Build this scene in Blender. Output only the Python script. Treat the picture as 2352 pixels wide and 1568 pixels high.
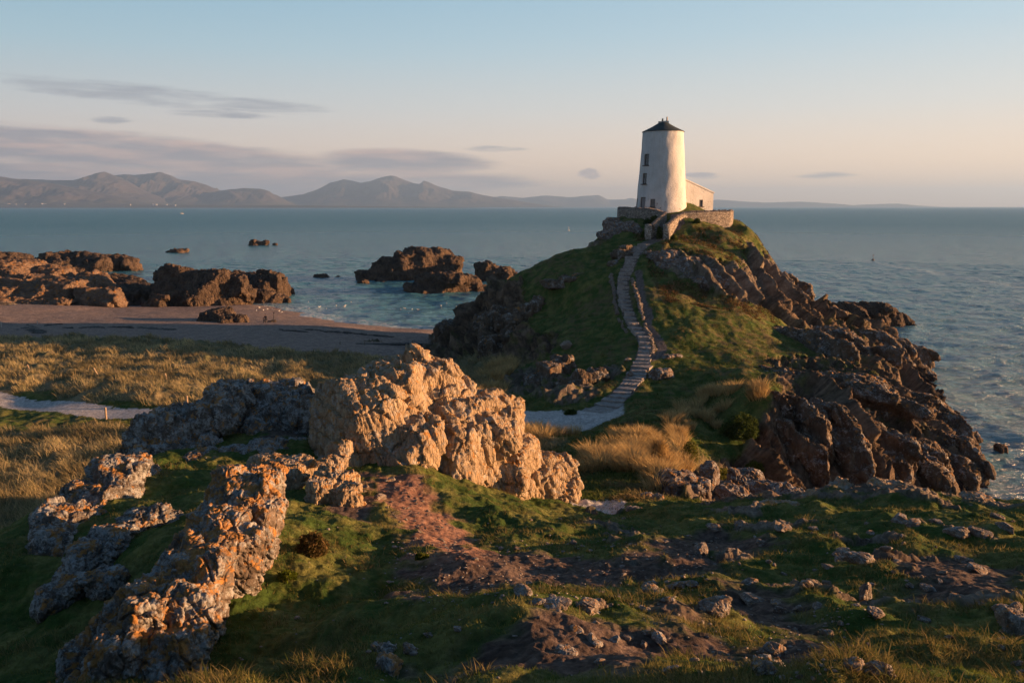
import bpy, math, random
import numpy as np
from mathutils import Vector, Matrix

C = bpy.context.scene
for o in list(bpy.data.objects): bpy.data.objects.remove(o)
R = math.radians

# ------------------------------------------------------------------ camera
F = 1900.0                      # focal length in 2352-px-wide photo units
PITCH = math.atan(310/1900.0)
H = 18.0
cam = bpy.data.cameras.new('camera'); camo = bpy.data.objects.new('camera', cam)
C.collection.objects.link(camo); C.camera = camo
cam.sensor_width = 36.0; cam.lens = 36.0*F/2352.0
camo.location = (0, 0, H); camo.rotation_euler = (math.pi/2-PITCH, 0, 0)
cam.clip_start = 0.1; cam.clip_end = 80000

# ------------------------------------------------------------------ sun, sky, exposure
SUN_AZ = R(88)                  # clockwise from +Y
SUN_EL = R(5.5)
sd = Vector((math.sin(SUN_AZ)*math.cos(SUN_EL), math.cos(SUN_AZ)*math.cos(SUN_EL), math.sin(SUN_EL)))
sl = bpy.data.lights.new('sun', 'SUN'); slo = bpy.data.objects.new('sun', sl); C.collection.objects.link(slo)
sl.energy = 5.0; sl.angle = R(0.6); sl.color = (1.0, 0.54, 0.25)
slo.rotation_euler = sd.to_track_quat('Z', 'Y').to_euler()
vs = C.view_settings; C.display_settings.display_device = 'sRGB'
vs.view_transform = 'Standard'; vs.look = 'None'; vs.exposure = 1.75; vs.gamma = 1.0; vs.use_curve_mapping = False

class NT:
    """tiny node-tree writer"""
    def __init__(s, tree):
        s.t = tree; s.n = tree.nodes; s.l = tree.links
    def node(s, typ, ins=None, **props):
        n = s.n.new(typ)
        for k, v in props.items(): setattr(n, k, v)
        if ins:
            for k, v in ins.items():
                sk = n.inputs[k]
                if hasattr(v, 'is_output') or isinstance(v, bpy.types.NodeSocket): s.l.new(v, sk)
                else: sk.default_value = v
        return n
    def math(s, op, a, b=0.0, c=None, clamp=False):
        ins = {0: a, 1: b}
        if c is not None: ins[2] = c
        return s.node('ShaderNodeMath', ins, operation=op, use_clamp=clamp).outputs[0]
    def mix(s, fac, a, b, blend='MIX'):
        n = s.node('ShaderNodeMix', data_type='RGBA', blend_type=blend)
        for i, v in ((0, fac), (6, a), (7, b)):
            if isinstance(v, bpy.types.NodeSocket): s.l.new(v, n.inputs[i])
            else: n.inputs[i].default_value = v if i == 0 else tuple(v)+((1,) if len(v) == 3 else ())
        return n.outputs[2]
    def noise(s, vec, scale, detail=4, rough=.55, dist=0.0, out=0):
        n = s.node('ShaderNodeTexNoise', {'Scale': scale, 'Detail': detail, 'Roughness': rough, 'Distortion': dist})
        if vec is not None: s.l.new(vec, n.inputs['Vector'])
        return n.outputs[out]
    def ramp(s, fac, stops, interp='LINEAR'):
        n = s.node('ShaderNodeValToRGB'); s.l.new(fac, n.inputs[0]); cr = n.color_ramp; cr.interpolation = interp
        while len(cr.elements) > 1: cr.elements.remove(cr.elements[-1])
        for i, (p, c) in enumerate(stops):
            e = cr.elements[0] if i == 0 else cr.elements.new(p)
            e.position = p
            e.color = (c, c, c, 1) if isinstance(c, (int, float)) else tuple(c)+(1,)
        return n.outputs[0]
    def maprange(s, v, a, b, c=0.0, d=1.0, smooth=False):
        n = s.node('ShaderNodeMapRange', {0: v, 1: a, 2: b, 3: c, 4: d})
        if smooth: n.interpolation_type = 'SMOOTHSTEP'
        return n.outputs[0]

w = bpy.data.worlds.new("World"); C.world = w; w.use_nodes = True
w.node_tree.nodes.clear(); N = NT(w.node_tree)
out = N.node('ShaderNodeOutputWorld'); bg = N.node('ShaderNodeBackground', {'Strength': 0.05})
N.l.new(bg.outputs[0], out.inputs[0])
sky = N.node('ShaderNodeTexSky'); sky.sky_type = 'NISHITA'; sky.sun_disc = False
sky.sun_elevation = SUN_EL; sky.sun_rotation = SUN_AZ; sky.altitude = 10; sky.air_density = 1.0; sky.dust_density = 1.5; sky.ozone_density = 2.0
tc = N.node('ShaderNodeTexCoord'); gen = tc.outputs['Generated']
sep = N.node('ShaderNodeSeparateXYZ', {0: gen})
dx, dy, dz = sep.outputs
# elevation-dependent tint of an evening sky, warmer on the sunward (+X) side
left = N.ramp(dz, [(0.0, (.80, .58, .45)), (.05, (.78, .63, .53)), (.10, (.60, .60, .59)), (.17, (.38, .54, .62)), (.26, (.21, .42, .57)), (.38, (.06, .15, .27)), (1.0, (.025, .075, .16))])
right = N.ramp(dz, [(0.0, (1.2, .77, .46)), (.05, (1.06, .79, .56)), (.11, (.76, .74, .69)), (.19, (.50, .65, .73)), (.28, (.35, .55, .69)), (.40, (.08, .17, .29)), (1.0, (.025, .075, .16))])
side = N.maprange(N.math('ADD', dx, N.math('MULTIPLY', dy, .1)), -.45, .65)
grad = N.mix(side, left, right)
# clouds: thin bands low in the sky, laid out on the direction sphere
def hv(sx, sz, off=(0, 0, 0)):
    az = N.math('ARCTAN2', dx, dy)
    cx = N.node('ShaderNodeCombineXYZ', {0: N.math('MULTIPLY_ADD', az, sx, off[0]), 1: N.math('MULTIPLY_ADD', dz, sz, off[1]), 2: off[2]})
    return cx.outputs[0]
az = N.math('ARCTAN2', dx, dy)
def bump(v, c, hw):     # smooth 1 at c, 0 beyond hw
    return N.maprange(N.math('ABSOLUTE', N.math('SUBTRACT', v, c)), hw, hw*.25, 0, 1, True)
def blob(c_az, hw_az, c_z, hw_z, tilt=0.0):
    zz = N.math('SUBTRACT', dz, N.math('MULTIPLY', N.math('SUBTRACT', az, c_az), tilt)) if tilt else dz
    a_ = N.math('DIVIDE', N.math('SUBTRACT', az, c_az), hw_az); b_ = N.math('DIVIDE', N.math('SUBTRACT', zz, c_z), hw_z)
    q_ = N.math('ADD', N.math('MULTIPLY', a_, a_), N.math('MULTIPLY', b_, b_)); return N.maprange(q_, 1.0, .05, 0, 1, True)
def vmax(*a):
    r = a[0]
    for b in a[1:]: r = N.math('MAXIMUM', r, b)
    return r
n1 = N.noise(hv(7, 60, (3.1, 1.7, 0.2)), 1.0, 7, .62, .3)
n2 = N.noise(hv(14, 150, (8.3, 4.7, 2.2)), 1.0, 6, .65, .5)
bank = vmax(blob(-.52, .34, .060, .030, -.02), blob(-.36, .26, .050, .028, -.03), blob(-.13, .16, .050, .024, -.02), blob(-.42, .5, .030, .03), blob(-.12, .22, .028, .022))
thin = vmax(blob(-.42, .19, .118, .016, -.045), blob(-.30, .13, .111, .012, -.05), blob(-.62, .10, .098, .016, -.03), blob(-.44, .03, .090, .006),
            blob(-.02, .055, .0665, .0055), blob(.225, .028, .034, .006), blob(.36, .05, .033, .007), blob(-.33, .09, .100, .006))
puff = vmax(blob(.092, .021, .038, .009), blob(.22, .03, .036, .004))
cb = N.maprange(N.math('ADD', N.math('MULTIPLY', n1, .8), N.math('MULTIPLY', bank, .55)), .60, .98, 0, 1, True)
cb = N.math('MULTIPLY', cb, N.maprange(bank, 0, .35, 0, 1))
ct = N.maprange(N.math('ADD', N.math('MULTIPLY', n2, .9), N.math('MULTIPLY', thin, .45)), .64, 1.08, 0, 1, True)
ct = N.math('MULTIPLY', ct, N.maprange(thin, 0, .4, 0, 1))
n3 = N.noise(hv(60, 110, (1.2, 3.3, 0.7)), 1.0, 6, .65)
cp = N.maprange(N.math('ADD', N.math('MULTIPLY', n3, .9), N.math('MULTIPLY', puff, .5)), .66, .95, 0, 1, True)
cp = N.math('MULTIPLY', cp, N.maprange(puff, 0, .3, 0, 1))
lit = N.noise(hv(10, 90, (1.0, 7.0, 5.0)), 1.0, 5, .6)
ccol = N.mix(N.maprange(lit, .42, .66), (.27, .27, .32), (.58, .42, .38))
grad = N.mix(N.math('MULTIPLY', cb, .85), grad, ccol)
grad = N.mix(N.math('MULTIPLY', ct, .75), grad, (.30, .32, .37))
grad = N.mix(N.math('MULTIPLY', cp, .8), grad, (.42, .36, .38))
grad = N.mix(N.maprange(dy, -.2, .45, .0, 1.0), N.mix(1.0, grad, (.80, .80, .86), 'MULTIPLY'), grad)
g10 = N.mix(1.0, grad, (6.7, 6.6, 6.6), 'MULTIPLY')
N.l.new(N.mix(.95, sky.outputs[0], g10), bg.inputs['Color'])

# ------------------------------------------------------------------ helpers
def tag(o, label=None, cat=None, group=None, kind=None):
    if label: o['label'] = label
    if cat: o['category'] = cat
    if group: o['group'] = group
    if kind: o['kind'] = kind
    return o
def mesh_obj(name, verts, faces, mat, parent=None, smooth=False, col=None, colname='Col'):
    me = bpy.data.meshes.new(name)
    verts = np.asarray(verts, dtype=np.float32)
    if isinstance(faces, np.ndarray):
        nf, k = faces.shape
        me.vertices.add(len(verts)); me.vertices.foreach_set('co', verts.ravel())
        me.loops.add(nf*k); me.loops.foreach_set('vertex_index', faces.astype(np.int32).ravel())
        me.polygons.add(nf); me.polygons.foreach_set('loop_start', np.arange(0, nf*k, k, dtype=np.int32))
        me.polygons.foreach_set('loop_total', np.full(nf, k, dtype=np.int32))
        me.update(calc_edges=True)
    else:
        me.from_pydata([tuple(map(float, v)) for v in verts], [], [tuple(f) for f in faces]); me.update()
    if smooth: me.polygons.foreach_set('use_smooth', np.ones(len(me.polygons), dtype=bool))
    if col is not None:
        a = me.color_attributes.new(colname, 'FLOAT_COLOR', 'POINT')
        cc = np.ones((len(verts), 4), dtype=np.float32); cc[:, :col.shape[1]] = col
        a.data.foreach_set('color', cc.ravel())
    if mat: me.materials.append(mat)
    o = bpy.data.objects.new(name, me); C.collection.objects.link(o)
    if parent: o.parent = parent
    return o
def empty(name, loc, rz=0.0):
    o = bpy.data.objects.new(name, None); C.collection.objects.link(o); o.location = loc; o.rotation_euler[2] = rz
    return o
def pray(px, py):
    u = (px-1176)/F; v = (784-py)/F; c, s = math.cos(PITCH), math.sin(PITCH)
    return u, c+v*s, -s+v*c
def P(px, py, Y):
    a, b, c = pray(px, py); t = Y/b
    return (a*t, Y, H+c*t)

# ------------------------------------------------------------------ vectorised noise
rng = np.random.RandomState(7)
PERM = rng.permutation(256).astype(np.int32); PERM = np.concatenate([PERM, PERM, PERM])
G3 = rng.normal(size=(256, 3)).astype(np.float32); G3 /= np.linalg.norm(G3, axis=1)[:, None]
A2 = rng.uniform(0, 2*np.pi, 256); G2 = np.stack([np.cos(A2), np.sin(A2)], 1).astype(np.float32)
R3 = rng.uniform(0, 1, (256, 4)).astype(np.float32)
def fade(t): return t*t*t*(t*(t*6-15)+10)
def noise2(x, y):
    xi = np.floor(x).astype(np.int32); yi = np.floor(y).astype(np.int32)
    xf = (x-xi).astype(np.float32); yf = (y-yi).astype(np.float32); u = fade(xf); v = fade(yf)
    def g(a, b):
        h = PERM[PERM[(xi+a) & 255]+((yi+b) & 255)]; return G2[h, 0]*(xf-a)+G2[h, 1]*(yf-b)
    n00 = g(0, 0); n10 = g(1, 0); n01 = g(0, 1); n11 = g(1, 1)
    a = n00+u*(n10-n00); b = n01+u*(n11-n01)
    return (a+v*(b-a))*1.45
def noise3(p):
    pi = np.floor(p).astype(np.int32); pf = (p-pi).astype(np.float32); f = fade(pf)
    def g(a, b, c):
        h = PERM[PERM[PERM[(pi[:, 0]+a) & 255]+((pi[:, 1]+b) & 255)]+((pi[:, 2]+c) & 255)]
        q = G3[h]; return q[:, 0]*(pf[:, 0]-a)+q[:, 1]*(pf[:, 1]-b)+q[:, 2]*(pf[:, 2]-c)
    u, v, w_ = f[:, 0], f[:, 1], f[:, 2]
    L = lambda a, b, t: a+t*(b-a)
    return L(L(L(g(0,0,0), g(1,0,0), u), L(g(0,1,0), g(1,1,0), u), v), L(L(g(0,0,1), g(1,0,1), u), L(g(0,1,1), g(1,1,1), u), v), w_)*1.5
def fbm2(x, y, o=4, g=.5):
    s = 0; a = 1.0
    for i in range(o): s = s+a*noise2(x+i*17.3, y-i*9.1); x = x*2.03; y = y*2.03; a *= g
    return s
def ridge2(x, y, o=4, g=.5):
    s = 0; a = 1.0
    for i in range(o): s = s+a*(1-np.abs(noise2(x+i*7.7, y+i*3.3))*2); x = x*2.07; y = y*2.07; a *= g
    return s
def fbm3(p, o=4, g=.5):
    s = 0; a = 1.0
    for i in range(o): s = s+a*noise3(p+i*11.7); p = p*2.03; a *= g
    return s
def ridge3(p, o=4, g=.5):
    s = 0; a = 1.0
    for i in range(o): s = s+a*(1-np.abs(noise3(p+i*5.7))*2); p = p*2.07; a *= g
    return s
def worley3(p, chunk=200000):
    """F1, F2, id vector to nearest cell"""
    F1 = np.empty(len(p), np.float32); F2 = F1.copy(); ID = np.zeros(len(p), np.int32); D = np.empty((len(p), 3), np.float32)
    for s in range(0, len(p), chunk):
        q = p[s:s+chunk]; qi = np.floor(q).astype(np.int32); qf = (q-qi).astype(np.float32)
        f1 = np.full(len(q), 9, np.float32); f2 = f1.copy(); idd = np.zeros(len(q), np.int32); dd = np.zeros((len(q), 3), np.float32)
        for a in (-1, 0, 1):
            for b in (-1, 0, 1):
                for c in (-1, 0, 1):
                    h = PERM[PERM[PERM[(qi[:, 0]+a) & 255]+((qi[:, 1]+b) & 255)]+((qi[:, 2]+c) & 255)]
                    dv = qf-(R3[h, :3]+np.array([a, b, c], np.float32)); d = np.sqrt((dv*dv).sum(1))
                    m = d < f1
                    f2 = np.where(m, f1, np.minimum(f2, d)); idd = np.where(m, h, idd); dd = np.where(m[:, None], dv, dd); f1 = np.where(m, d, f1)
        F1[s:s+chunk] = f1; F2[s:s+chunk] = f2; ID[s:s+chunk] = idd; D[s:s+chunk] = dd
    return F1, F2, ID, D
def sstep(a, b, x): t = np.clip((x-a)/(b-a), 0, 1); return t*t*(3-2*t)
def worley2(x, y):
    xi = np.floor(x).astype(np.int32); yi = np.floor(y).astype(np.int32); xf = (x-xi).astype(np.float32); yf = (y-yi).astype(np.float32)
    f1 = np.full(x.shape, 9, np.float32); f2 = f1.copy(); idd = np.zeros(x.shape, np.int32); ddx = f1.copy(); ddy = f1.copy()
    for a in (-1, 0, 1):
        for b in (-1, 0, 1):
            h = PERM[PERM[(xi+a) & 255]+((yi+b) & 255)]
            ax = xf-(R3[h, 0]+a); ay = yf-(R3[h, 1]+b); d = np.sqrt(ax*ax+ay*ay); m = d < f1
            f2 = np.where(m, f1, np.minimum(f2, d)); idd = np.where(m, h, idd); ddx = np.where(m, ax, ddx); ddy = np.where(m, ay, ddy); f1 = np.where(m, d, f1)
    return f1, f2, idd, ddx, ddy

# ------------------------------------------------------------------ terrain control points
# g grass, r rock, e earth, b beach, d dune grass, k dark cliff rock
CP = """
1390 940 55 g;1450 880 60 g;1480 830 64.5 g;1470 770 70.5 g;1445 700 77 g;1440 640 83 g;1450 590 88 g;1485 560 91.5 g;1520 545 94 g
1378 556 98 r;1300 580 96 g;1200 620 94 g;1100 680 92 k;1040 730 91 k;1005 805 91 k
1130 850 72 d;1060 845 79 d;1180 760 80 k;1250 740 80 g;1300 720 82 g;1350 650 84 g;1280 640 87 g;1400 600 89 g;1330 780 73 g;1230 800 74 k;1120 780 83 k
1300 850 66 g;1220 890 62 r;1380 860 63 r;1300 905 58 r;1200 930 57 g;1250 860 65 r;1100 740 88 k;1050 790 86 k
1580 560 90 g;1560 590 86.5 r;1640 625 83 r;1600 680 80 g;1520 680 78 g;1530 760 71 g;1600 740 73 g;1700 730 75 g;1650 800 68 g;1560 800 67.5 g
1550 870 61 g;1650 830 65 g;1750 855 61 g;1600 900 58 g;1760 890 50 g;1700 890 53 g;1500 950 51 g;1450 1010 44 g
1400 1050 38 g;1350 1120 31 g;1370 1155 26.5 g;1300 1200 22 g;1480 1075 37 d
1600 980 48 g;1650 950 51 g;1540 1040 40 d;1560 1100 35 r;1600 1150 31 r;1500 1150 28 g;1690 1130 35 r
1800 640 92 r;1760 600 95 r;1740 570 97 g;1690 532 99 g;1870 700 97 k
1850 760 82 k;1900 740 88 k;1950 800 78 k;2020 800 84 k;2050 850 76 k;1800 760 78 g;1750 780 72 g;1850 850 66 k;1950 880 63 k;1990 860 66 k;2080 930 62 k;2150 950 64 k
2200 1000 55 k;2100 1000 54 k;1980 960 55 k;1900 930 55 k;1850 900 54 k;2220 1020 53 k;2000 1010 51 k;1900 970 49 k;1820 930 49.5 k;1990 735 95 k;1880 716 98 k;2040 765 94 k
1700 1172 21.2 g;1800 1152 21.8 g;1900 1135 22 r;2050 1122 22 r;2200 1152 21.6 g;2350 1162 21.6 g;1600 1190 20 g
1550 1215 18.3 e;1650 1250 16 g;1850 1220 16.5 g;2100 1220 16 g;2300 1250 15 g;1500 1280 14.5 e;1700 1350 11 g;1900 1320 12.2 g;2050 1330 11.6 g;2250 1350 11 g
2300 1450 8.3 g;2000 1450 8.3 e;1700 1450 8.2 g;1400 1330 12.5 e;1300 1340 12 e;1100 1300 13 e;1100 1370 10.6 g;1600 1568 5 e;1100 1568 5.3 e;2200 1568 5 g;1850 1500 6.8 e
900 1400 9.8 g;800 1530 9 g;600 1500 9.6 g;700 1400 11.2 g
1200 1368 7.8 g;1000 1432 7.2 g;870 1500 6.5 g;1450 1378 8.2 g;1200 1450 6.2 e;1000 1520 5.9 e;1500 1500 6 e;1600 1400 9 g;1250 1362 11 e
500 1300 12 g;1000 1200 17.5 e;930 1130 20 e;870 1088 21.3 e;1150 1150 21 g;1250 1165 24 g;1150 1250 16 g;1050 1095 23.2 g;800 1200 16 g;750 1300 13 g;1350 1230 18 g;1300 1280 14.6 g
650 1080 22 g;500 1100 20 g;450 1020 25 g;650 960 27 e;720 900 29 e;560 890 28 r;600 1000 24.5 e;780 1040 23.5 g
300 1120 19 g;200 1180 17 g;100 1280 14.5 g;250 1300 13 g;150 1400 12.6 g;50 1500 10.6 g;300 1450 11 g;0 1400 13 g;400 1560 9 g;20 1290 13.7 g;310 1072 21 g
50 1150 35 d;100 1020 44 d;250 1080 40 d;0 1220 31 d;300 1000 45 d;0 880 60 d;200 900 58 d;400 900 58 d;0 790 80 d;400 800 78 d;700 828 74 d;900 830 74 d;850 880 66 d;500 880 63 d;200 830 72 d
60 930 56.5 g;245 954 53.7 g;400 958 53 g
0 745 108 b;300 760 100 b;700 790 88 b;900 800 86 b;950 780 93 b;900 757 118 b;560 700 146 b;300 705 142 b;200 712 130 b;450 730 122 b;750 745 115 b;640 706 150 b;700 722 139 b;800 741 129.5 b;900 752 124 b;1000 758 120.5 b;0 765 92 b;600 775 94 b
1200 968 52 g;1330 985 50.5 g;1250 990 49.8 g;1320 950 53.5 g
"""
WP = """
-8 99 .5 k;-3 105 .3 k;1 110 -1 b;8 114 -2 b;14 119 -2 b;21 121 -2 b;28 118 -2 b;-12 112 .5 b;-14 122 0 b;-12 130 -1.5 b;9 108 4 k;16 114 4 k;26 113 4 k
32 110 0 k;38 108 -1 k;45 104 -1.5 k;52 98 -1.5 b;34 104 3 k;48 92 -.6 k;45.5 88 .2 k;50 84 -1.8 b;41.3 83 .4 k;44 78 -2 b;39.2 72 .2 k;42.5 70 -2 b;36.3 64 .2 k;38.5 60 -2.2 b;31.8 55.5 .1 k;34.5 53 -2.2 b;30.2 49.7 0 k;33.5 46 -2 b
14 43 2.5 k;17 45.5 1.2 k;22 46.5 .8 k;27 48 .4 k;31 44 -1.2 b;28 40 -.5 k;22 41 .6 k;17 39 2.2 k;24 34 2.6 k;30 33 .6 k;38 36 -1.6 b;14 35 4 k
-2 58.5 4.2 d;0 53 4.2 g;-6 53.5 4.2 g;-12 54 4.2 g;-10 46 4.8 d;0 45 4.8 d;-3 38 5.6 d;4 40 5.6 g;2 33 6.6 g;6 34 7 g;-8 36 6 d;-12 31 6.2 d;-15 27 6.6 d;-19 22 6.2 d;-18 16 7.5 d;-24 12 6.6 d;-30 24 5.2 d;-28 34 5 d;-40 30 4.8 d;-45 50 4.8 d;-55 75 4.6 d;-4 30 8 g;-6 66 4.3 d
0 0 16.4 g;4 0 16.2 g;-4 0 16.0 g;1 3 15.9 g;-2 3 15.8 g;9 2 15.3 g;14 6 14.3 g;18 10 13.0 g;24 12 13 g;30 6 10 k;17 17 10.2 g;22 20 8 k;26 24 6 k;34 18 2 k;36 26 -.5 k;40 5 0 k;14 24 8.6 k;8 27 8 k;20 29 5 k;-8 4 14.6 g;-14 5 11 g;-20 3 8 g;0 -9 16.2 g;14 -8 13 g;-14 -8 11 g;-40 -5 5 d;30 -8 6 g;50 -5 -2 b;60 30 -3 b
-70 130 2.2 b;-90 130 3 r;-70 160 -1 b;-110 150 2 r;-50 165 -1.5 b;-100 175 -2 b;-30 160 -1.2 b;0 150 -3 b;40 150 -4 b;80 110 -4 b;-80 100 4.5 d;-120 90 5 d;-120 50 5 d;-90 20 5 d;150 60 -4 b;150 175 -4 b;-150 175 -2 b;-40 152 -.6 b;-42 175 -2.5 b;-26 141 -.9 b;-20 134 -1 b;-24 148 -1 b;-15 142 -1.4 b
"""
pts = []; types = []
for l in CP.replace('\n', ';').split(';'):
    t = l.split()
    if len(t) == 4: pts.append(P(float(t[0]), float(t[1]), float(t[2]))); types.append(t[3])
for l in WP.replace('\n', ';').split(';'):
    t = l.split()
    if len(t) == 4: pts.append((float(t[0]), float(t[1]), float(t[2]))); types.append(t[3])
# level yard round the tower, and the slope below its walls
TX, TY, TZ = 18.5, 104.0, 17.25
for a in range(0, 360, 45): pts.append((20+4.5*math.cos(R(a)), 105+4*math.sin(R(a)), TZ)); types.append('g')
for (x, y, z) in ((12.6, 101.5, 16.2), (16.5, 97, 15.4), (22, 96.2, 15.6), (27.8, 98.5, 15.6), (20.0, 97.6, 16.7), (29.5, 104, 14.5), (11.8, 105, 15), (13, 97, 14.6), (25, 95, 14.8), (20.6, 94.5, 14.5)):
    pts.append((x, y, z)); types.append('g')
pts = np.array(pts)
CW = 1.0
def kern(r2): return np.sqrt(r2+CW)
n = len(pts)
Kd = kern(((pts[:, None, :2]-pts[None, :, :2])**2).sum(-1)); Kd[np.arange(n), np.arange(n)] -= .06
A = np.zeros((n+3, n+3)); A[:n, :n] = Kd; A[:n, n] = 1; A[:n, n+1:] = pts[:, :2]; A[n, :n] = 1; A[n+1:, :n] = pts[:, :2].T
rhs = np.zeros(n+3); rhs[:n] = pts[:, 2]
sol = np.linalg.solve(A, rhs)
TN = {'g': 0, 'r': 1, 'e': 2, 'b': 3, 'd': 4, 'k': 5}
TI = np.array([TN[t] for t in types])
def base_z(x, y):
    x = np.asarray(x, dtype=np.float32).ravel(); y = np.asarray(y, dtype=np.float32).ravel()
    z = (sol[n]+sol[n+1]*x+sol[n+2]*y).astype(np.float32)
    for i in range(n): z += np.float32(sol[i])*np.sqrt((x-pts[i, 0])**2+(y-pts[i, 1])**2+np.float32(CW)).astype(np.float32)
    return z
def base_w(x, y):
    W = np.zeros((6, len(x)), np.float32)
    for i in range(n):
        d2 = (x-pts[i, 0])**2+(y-pts[i, 1])**2
        W[TI[i]] += 1.0/(d2+.3+.0004*(y*y))**2.2
    return W/W.sum(0)

# ------------------------------------------------------------------ the terrain grid
NU = 1080
inner = np.linspace(-.86, .86, NU)
outer = np.linspace(0, 1, 26)[1:]**1.6
ys = [-12, -9, -6, -4, -2.5, -1.2, 0, 1, 1.7]
y_ = 2.2
while y_ < 178:
    ys.append(y_)
    y_ += min(y_*.0026, .17 if y_ < 112 else .45)
ys = np.array(ys); NR = len(ys)
wY = np.sqrt(ys**2+9)
XX = np.empty((NR, NU+50)); 
XX[:, 25:25+NU] = wY[:, None]*inner[None]
e0 = wY*.86
XX[:, 25+NU:] = e0[:, None]+outer[None]*(160-e0)[:, None]
XX[:, :25] = -(e0[:, None]+outer[None, ::-1]*(160-e0)[:, None])
YY = np.repeat(ys[:, None], NU+50, 1)
NC = NU+50
SH = XX.shape
xf, yf = XX.ravel().astype(np.float32), YY.ravel().astype(np.float32)
# evaluate the smooth base at every third column / second row and interpolate
ci = np.unique(np.concatenate([np.arange(0, 25), np.arange(25, 25+NU, 4), np.arange(25+NU-1, NC)])); ri = np.unique(np.concatenate([np.arange(0, NR, 3), [NR-1]]))
def coarse(fn):
    xs = XX[np.ix_(ri, ci)].ravel().astype(np.float32); yy = YY[np.ix_(ri, ci)].ravel().astype(np.float32)
    out = fn(xs, yy); out = np.atleast_2d(out)
    res = []
    for o in out:
        g = o.reshape(len(ri), len(ci))
        # columns
        cidx = np.clip(np.searchsorted(ci, np.arange(NC), 'right')-1, 0, len(ci)-2); ct_ = (np.arange(NC)-ci[cidx])/(ci[cidx+1]-ci[cidx])
        g = g[:, cidx]*(1-ct_)+g[:, cidx+1]*ct_
        ridx = np.clip(np.searchsorted(ri, np.arange(NR), 'right')-1, 0, len(ri)-2); rt = (np.arange(NR)-ri[ridx])/(ri[ridx+1]-ri[ridx])
        res.append((g[ridx]*(1-rt[:, None])+g[ridx+1]*rt[:, None]).ravel().astype(np.float32))
    return res if len(res) > 1 else res[0]
Z0 = coarse(base_z)

def mk_sampler(Z):
    Zg = Z.reshape(SH)
    def f(x, y):
        x = np.atleast_1d(np.asarray(x, float)); y = np.atleast_1d(np.asarray(y, float))
        r = np.clip(np.searchsorted(ys, y, 'right')-1, 0, NR-2); t = np.clip((y-ys[r])/(ys[r+1]-ys[r]), 0, 1)
        w_ = np.sqrt(y*y+9); u = x/w_
        cf = 25+(u+.86)/1.72*(NU-1)
        e = w_*.86; tt = np.clip((np.abs(x)-e)/(160-e), 0, 1); oi = np.interp(tt, np.concatenate([[0], outer]), np.arange(26))
        cf = np.where(u > .86, 25+NU-1+oi, np.where(u < -.86, 25-oi, cf)); cf = np.clip(cf, 0, NC-1.001)
        c = cf.astype(int); s = cf-c
        return (Zg[r, c]*(1-s)+Zg[r, c+1]*s)*(1-t)+(Zg[r+1, c]*(1-s)+Zg[r+1, c+1]*s)*t
    return f
base_s = mk_sampler(Z0)
def hit(px, py, zf, y0=2.3, y1=176):
    a, b, c = pray(px, py)
    Yv = y0*np.exp(np.linspace(0, math.log(y1/y0), 5000)); t = Yv/b
    d = H+c*t-zf(a*t, Yv); i = np.argmax(d < 0)
    if not (d < 0).any(): i = len(Yv)-1
    return (float(a*t[i]), float(Yv[i]), float(zf(a*t[i], Yv[i])[0]))
def G0(px, py, y0=2.3): return hit(px, py, base_s, y0)

def poly_dist(x, y, line, widths):
    """signed margin: >0 inside the swept line (width interpolated)"""
    best = np.full(x.shape, -9e9, np.float32); along = np.zeros(x.shape, np.float32); acc = 0
    for (a, b, wa, wb) in zip(line[:-1], line[1:], widths[:-1], widths[1:]):
        dx_, dy_ = b[0]-a[0], b[1]-a[1]; L2 = dx_*dx_+dy_*dy_+1e-9
        t = np.clip(((x-a[0])*dx_+(y-a[1])*dy_)/L2, 0, 1)
        d = np.sqrt((x-a[0]-t*dx_)**2+(y-a[1]-t*dy_)**2); m = (wa*(1-t)+wb*t)*.5-d
        u = m > best; best = np.where(u, m, best); along = np.where(u, acc+t*math.sqrt(L2), along); acc += math.sqrt(L2)
    return best, along

# stair path up the headland; (px, py, width m)
STAIR = [(1493,556,1.5),(1474,566,1.5),(1454,588,1.4),(1445,611,1.25),(1435,634,1.2),(1430,656,1.1),(1433,682,1.0),(1440,711,.98),(1451,740,.95),(1471,766,.95),(1482,786,.92),(1479,808,1.0),(1477,828,1.25),(1472,844,1.35),(1458,867,1.4),(1441,893,1.4),(1422,912,1.4),(1396,932,1.6),(1365,948,2.0)]
stair_pts = [G0(a, b, 48) for a, b, _ in STAIR]; stair_w = [c for _, _, c in STAIR]
top_path = [(19.6, 99.5), (19.3, 97), G0(1522, 540, 60)[:2], G0(1505, 552, 60)[:2], stair_pts[0][:2]]
DIRT = [(1467,624,.6),(1471,656,.55),(1474,689,.55),(1490,721,.6),(1487,747,.55),(1510,776,.6),(1523,802,.6),(1508,818,.7),(1480,832,.6)]
dirt_pts = [G0(a, b, 55) for a, b, _ in DIRT]
SANDP = [(-75, 66), (-50, 60.5), (-36, 57), (-27, 54), (-20, 53), (-12, 53.2), (-5, 53), (0, 52.5), (3.2, 51.8), (5.8, 53), (6.8, 55.2)]
SANDW = [2.2, 2.2, 2.1, 2.1, 2.2, 2.6, 4.0, 5.4, 5.0, 3.2, 1.8]

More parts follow.
